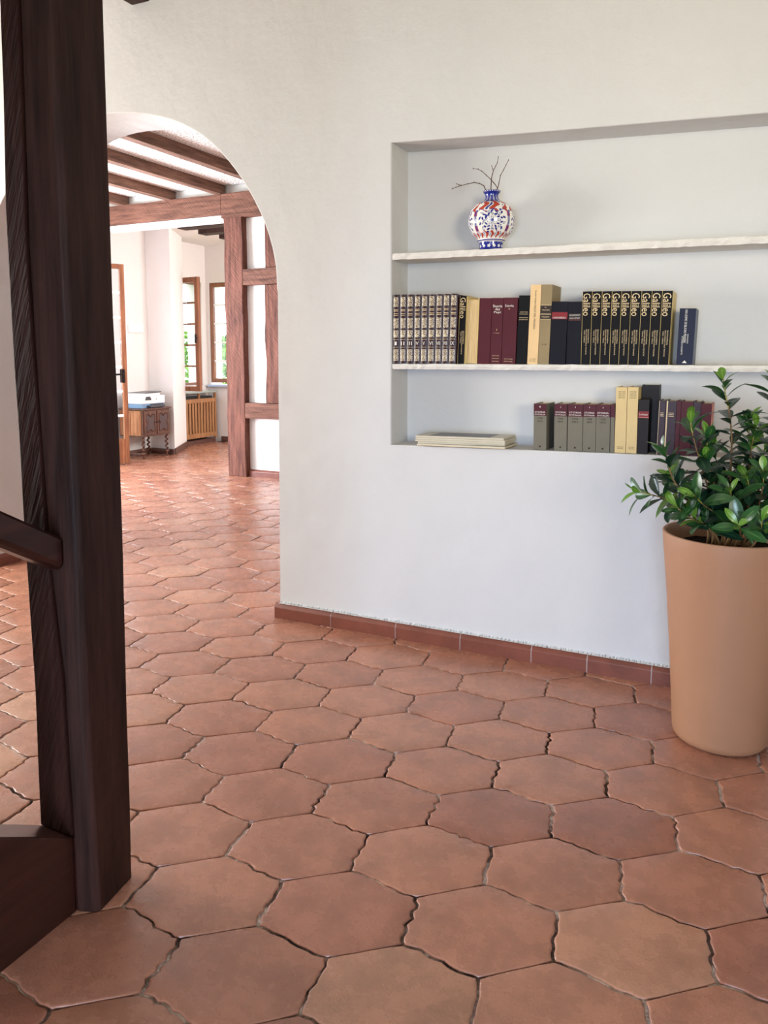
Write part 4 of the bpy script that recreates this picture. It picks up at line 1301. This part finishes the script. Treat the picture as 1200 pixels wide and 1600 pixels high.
def leaf_mesh(name, L, Wd, curl, fold, mat):
    nu, nv = 9, 4
    vs, fs, tv = [], [], []
    for i in range(nu + 1):
        t = i / nu
        wd = Wd * math.sin(PI * t ** 1.35) ** 0.72 if 0 < i < nu else 0.0012 * (1 if i == 0 else 0.3)
        wd = min(wd, Wd)
        for j in range(-nv // 2, nv // 2 + 1):
            s = j / (nv / 2)
            x = s * wd * 0.5
            z = fold * abs(s) * wd * 0.5 - curl * t * t * L
            vs.append((x, L * t * (1 - 0.15 * curl * t), z))
            tv.append(1.0 if j == 0 and t < 0.85 else (0.15 if abs(s) < 0.9 else 0.75))
    m = nv + 1
    for i in range(nu):
        for j in range(nv):
            fs.append((i * m + j, i * m + j + 1, (i + 1) * m + j + 1, (i + 1) * m + j))
    me = D.meshes.new(name)
    me.from_pydata(vs, [], fs)
    me.polygons.foreach_set('use_smooth', [True] * len(me.polygons))
    set_tint(me, tv)
    me.materials.append(M[mat])
    return me
LEAVES = {}
for key, mat in (('d', 'leaf'), ('m', 'leaf_mid'), ('y', 'leaf_young')):
    LEAVES[key] = [leaf_mesh('leaf', 0.110, 0.042, 0.28, 0.22, mat), leaf_mesh('leaf', 0.100, 0.046, 0.12, 0.34, mat), leaf_mesh('leaf', 0.122, 0.043, 0.45, 0.15, mat), leaf_mesh('leaf', 0.094, 0.042, -0.10, 0.40, mat)]
STEMS = [
    [(-0.07,2.77,0.6),(-0.066,2.740,0.809),(-0.068,2.720,0.918),(-0.068,2.700,1.025),(-0.077,2.700,1.108),(-0.093,2.700,1.179),(-0.101,2.700,1.226)],
    [(-0.07,2.77,0.6),(-0.117,2.660,0.819),(-0.147,2.640,0.934),(-0.169,2.620,1.008),(-0.185,2.620,1.073),(-0.188,2.620,1.099)],
    [(-0.07,2.77,0.6),(-0.119,2.680,0.730),(-0.186,2.620,0.845),(-0.231,2.600,0.903),(-0.253,2.600,0.974),(-0.263,2.600,0.999)],
    [(-0.07,2.77,0.6),(-0.128,2.660,0.751),(-0.193,2.600,0.808),(-0.250,2.580,0.842),(-0.307,2.560,0.858),(-0.337,2.550,0.865)],
    [(-0.07,2.77,0.6),(-0.022,2.800,0.867),(-0.013,2.820,0.973),(-0.020,2.820,1.048),(-0.022,2.820,1.090)],
    [(-0.07,2.77,0.6),(0.033,2.750,0.921),(0.040,2.720,1.049),(0.043,2.720,1.171),(0.044,2.720,1.228)],
    [(-0.07,2.77,0.6),(-0.040,2.620,0.796),(-0.056,2.560,0.862),(-0.064,2.540,0.894)],
    [(-0.07,2.77,0.6),(0.006,2.620,0.705),(0.026,2.530,0.776),(0.028,2.500,0.812)],
    [(-0.07,2.77,0.6),(0.014,2.660,0.810),(0.027,2.600,0.902),(0.025,2.580,0.954)],
    [(-0.07,2.77,0.6),(-0.081,2.660,0.770),(-0.135,2.560,0.835),(-0.161,2.520,0.870)],
    [(-0.07,2.77,0.6),(-0.096,2.600,0.729),(-0.142,2.560,0.784)],
    [(-0.07,2.77,0.6),(-0.051,2.840,0.837),(-0.117,2.880,0.935),(-0.130,2.890,0.977)],
    [(-0.07,2.77,0.6),(0.05,2.80,0.85),(0.11,2.80,1.0),(0.13,2.78,1.10)],
    [(-0.07,2.77,0.6),(0.06,2.72,0.78),(0.14,2.66,0.88),(0.19,2.62,0.95)],
    [(-0.07,2.77,0.6),(0.0,2.86,0.84),(0.03,2.90,0.98)],
    [(-0.07,2.77,0.6),(-0.10,2.70,0.80),(-0.13,2.66,0.90),(-0.14,2.65,0.97)],
    [(-0.07,2.77,0.6),(-0.14,2.72,0.76),(-0.22,2.70,0.85),(-0.25,2.69,0.90)],
    [(-0.07,2.77,0.6),(-0.02,2.68,0.78),(-0.01,2.62,0.88),(-0.02,2.60,0.93)],
    [(-0.07,2.77,0.6),(-0.11,2.62,0.74),(-0.18,2.54,0.80),(-0.21,2.52,0.83)],
    [(-0.07,2.77,0.6),(-0.11,2.70,0.86),(-0.135,2.68,0.98),(-0.14,2.68,1.04)],
    [(-0.07,2.77,0.6),(-0.02,2.74,0.88),(-0.01,2.72,1.00),(0.0,2.71,1.07)],
    [(-0.07,2.77,0.6),(-0.03,2.62,0.74),(-0.03,2.52,0.78),(-0.035,2.48,0.80)],
]
rl = random.Random(21)
for si, S in enumerate(STEMS):
    pts = [Vector(p) - Vector((PX, PY, 0.0)) for p in S]
    # spread the bases over the soil
    pts[0] = Vector((0, 0, 0.655)) + Vector((pts[-1].x, pts[-1].y, 0)) * 0.22 + Vector((rl.uniform(-.02, .02), rl.uniform(-.02, .02), 0))
    n = len(pts)
    # smooth path
    path = []
    for k in range(n - 1):
        p0, p1, p2, p3 = pts[max(k - 1, 0)], pts[k], pts[k + 1], pts[min(k + 2, n - 1)]
        for q in range(6):
            t = q / 6
            path.append(0.5 * ((2 * p1) + (p2 - p0) * t + (2 * p0 - 5 * p1 + 4 * p2 - p3) * t * t + (3 * p1 - p0 - 3 * p2 + p3) * t ** 3))
    path.append(pts[-1])
    cum = [0]
    for a, b in zip(path[:-1], path[1:]): cum.append(cum[-1] + (b - a).length)
    L = cum[-1]
    sto = MB().tube(path, [0.0050 - 0.0034 * c / L for c in cum], 7).build('stem', 'stem', pl, smooth=True)
    sto.data.materials.append(M['stem_young'])
    nf = len(sto.data.polygons)
    for fi, pg in enumerate(sto.data.polygons):
        if fi > nf * 0.72: pg.material_index = 1
    def at(s):
        for k in range(len(cum) - 1):
            if cum[k] <= s <= cum[k + 1] + 1e-9:
                f = (s - cum[k]) / max(1e-9, cum[k + 1] - cum[k])
                return path[k].lerp(path[k + 1], f), (path[k + 1] - path[k]).normalized()
        return path[-1], (path[-1] - path[-2]).normalized()
    s = L - 0.002
    ang = rl.uniform(0, 6.28)
    sp = 0.006
    k = 0
    while s > max(0.10, L * 0.16) and k < (32 if si in (0,) else 27):
        p, d = at(s)
        ang += math.radians(137.5) + rl.uniform(-.25, .25)
        a = d.cross(Vector((0, 0, 1)))
        if a.length < 0.1: a = Vector((1, 0, 0))
        a.normalize(); b = d.cross(a).normalized()
        side = (a * math.cos(ang) + b * math.sin(ang)).normalized()
        u = min(1, k / 12)
        el = math.radians(62 - 50 * u + rl.uniform(-12, 12))
        dirv = (side * math.cos(el) + d * math.sin(el)).normalized()
        if k > 8: dirv = (dirv + Vector((0, 0, rl.uniform(-0.1, 0.25)))).normalized()
        nrm = (d * math.cos(el) - side * math.sin(el)).normalized()
        if k > 6: nrm = (nrm + Vector((0, 0, 0.5))).normalized()
        xx = dirv.cross(nrm).normalized(); nrm = xx.cross(dirv).normalized()
        kind = 'y' if (k < 3 and rl.random() < 0.85) or rl.random() < 0.04 else ('m' if k < 7 or rl.random() < 0.22 else 'd')
        me = rl.choice(LEAVES[kind])
        scl = (0.62 if k < 3 else 0.85 if k < 6 else 1.0) * rl.uniform(0.72, 1.0)
        # keep clear of the wall
        tip = p + dirv * 0.12 * scl
        if tip.y + PY > YW - 0.04 or (tip.z < 0.76 and math.hypot(tip.x, tip.y) > 0.15):
            s -= 0.008; continue
        lf = D.objects.new('leaf', me)
        COL.objects.link(lf)
        lf.parent = sto
        R = Matrix((xx, dirv, nrm)).transposed().to_4x4()
        lf.matrix_local = Matrix.Translation(p) @ R @ Matrix.Scale(scl, 4)
        k += 1
        s -= sp
        sp = min(0.0135, sp * 1.12) if k < 10 else 0.0115

# ------------------------------------------------------------------ fit the lettering
bpy.context.view_layer.update()
dg = bpy.context.evaluated_depsgraph_get()
for o, fit, height in TEXTS:
    me = D.meshes.new_from_object(o.evaluated_get(dg))
    me.name = 'lettering'
    xs = [v.co.x for v in me.vertices]; ys = [v.co.y for v in me.vertices]
    if not xs: continue
    w_, h_ = max(xs) - min(xs), max(ys) - min(ys)
    cx_, cy_ = (max(xs) + min(xs)) / 2, (max(ys) + min(ys)) / 2
    sx = fit / max(w_, 1e-6)
    sy = (height / max(h_, 1e-6)) if height else sx
    for v in me.vertices:
        v.co.x = (v.co.x - cx_) * sx; v.co.y = (v.co.y - cy_) * sy
    n_ = D.objects.new('lettering', me)
    COL.objects.link(n_)
    n_.parent = o.parent
    n_.location = o.location
    n_.rotation_euler = o.rotation_euler
for o, _, _ in TEXTS:
    D.objects.remove(o)
bpy.context.view_layer.update()
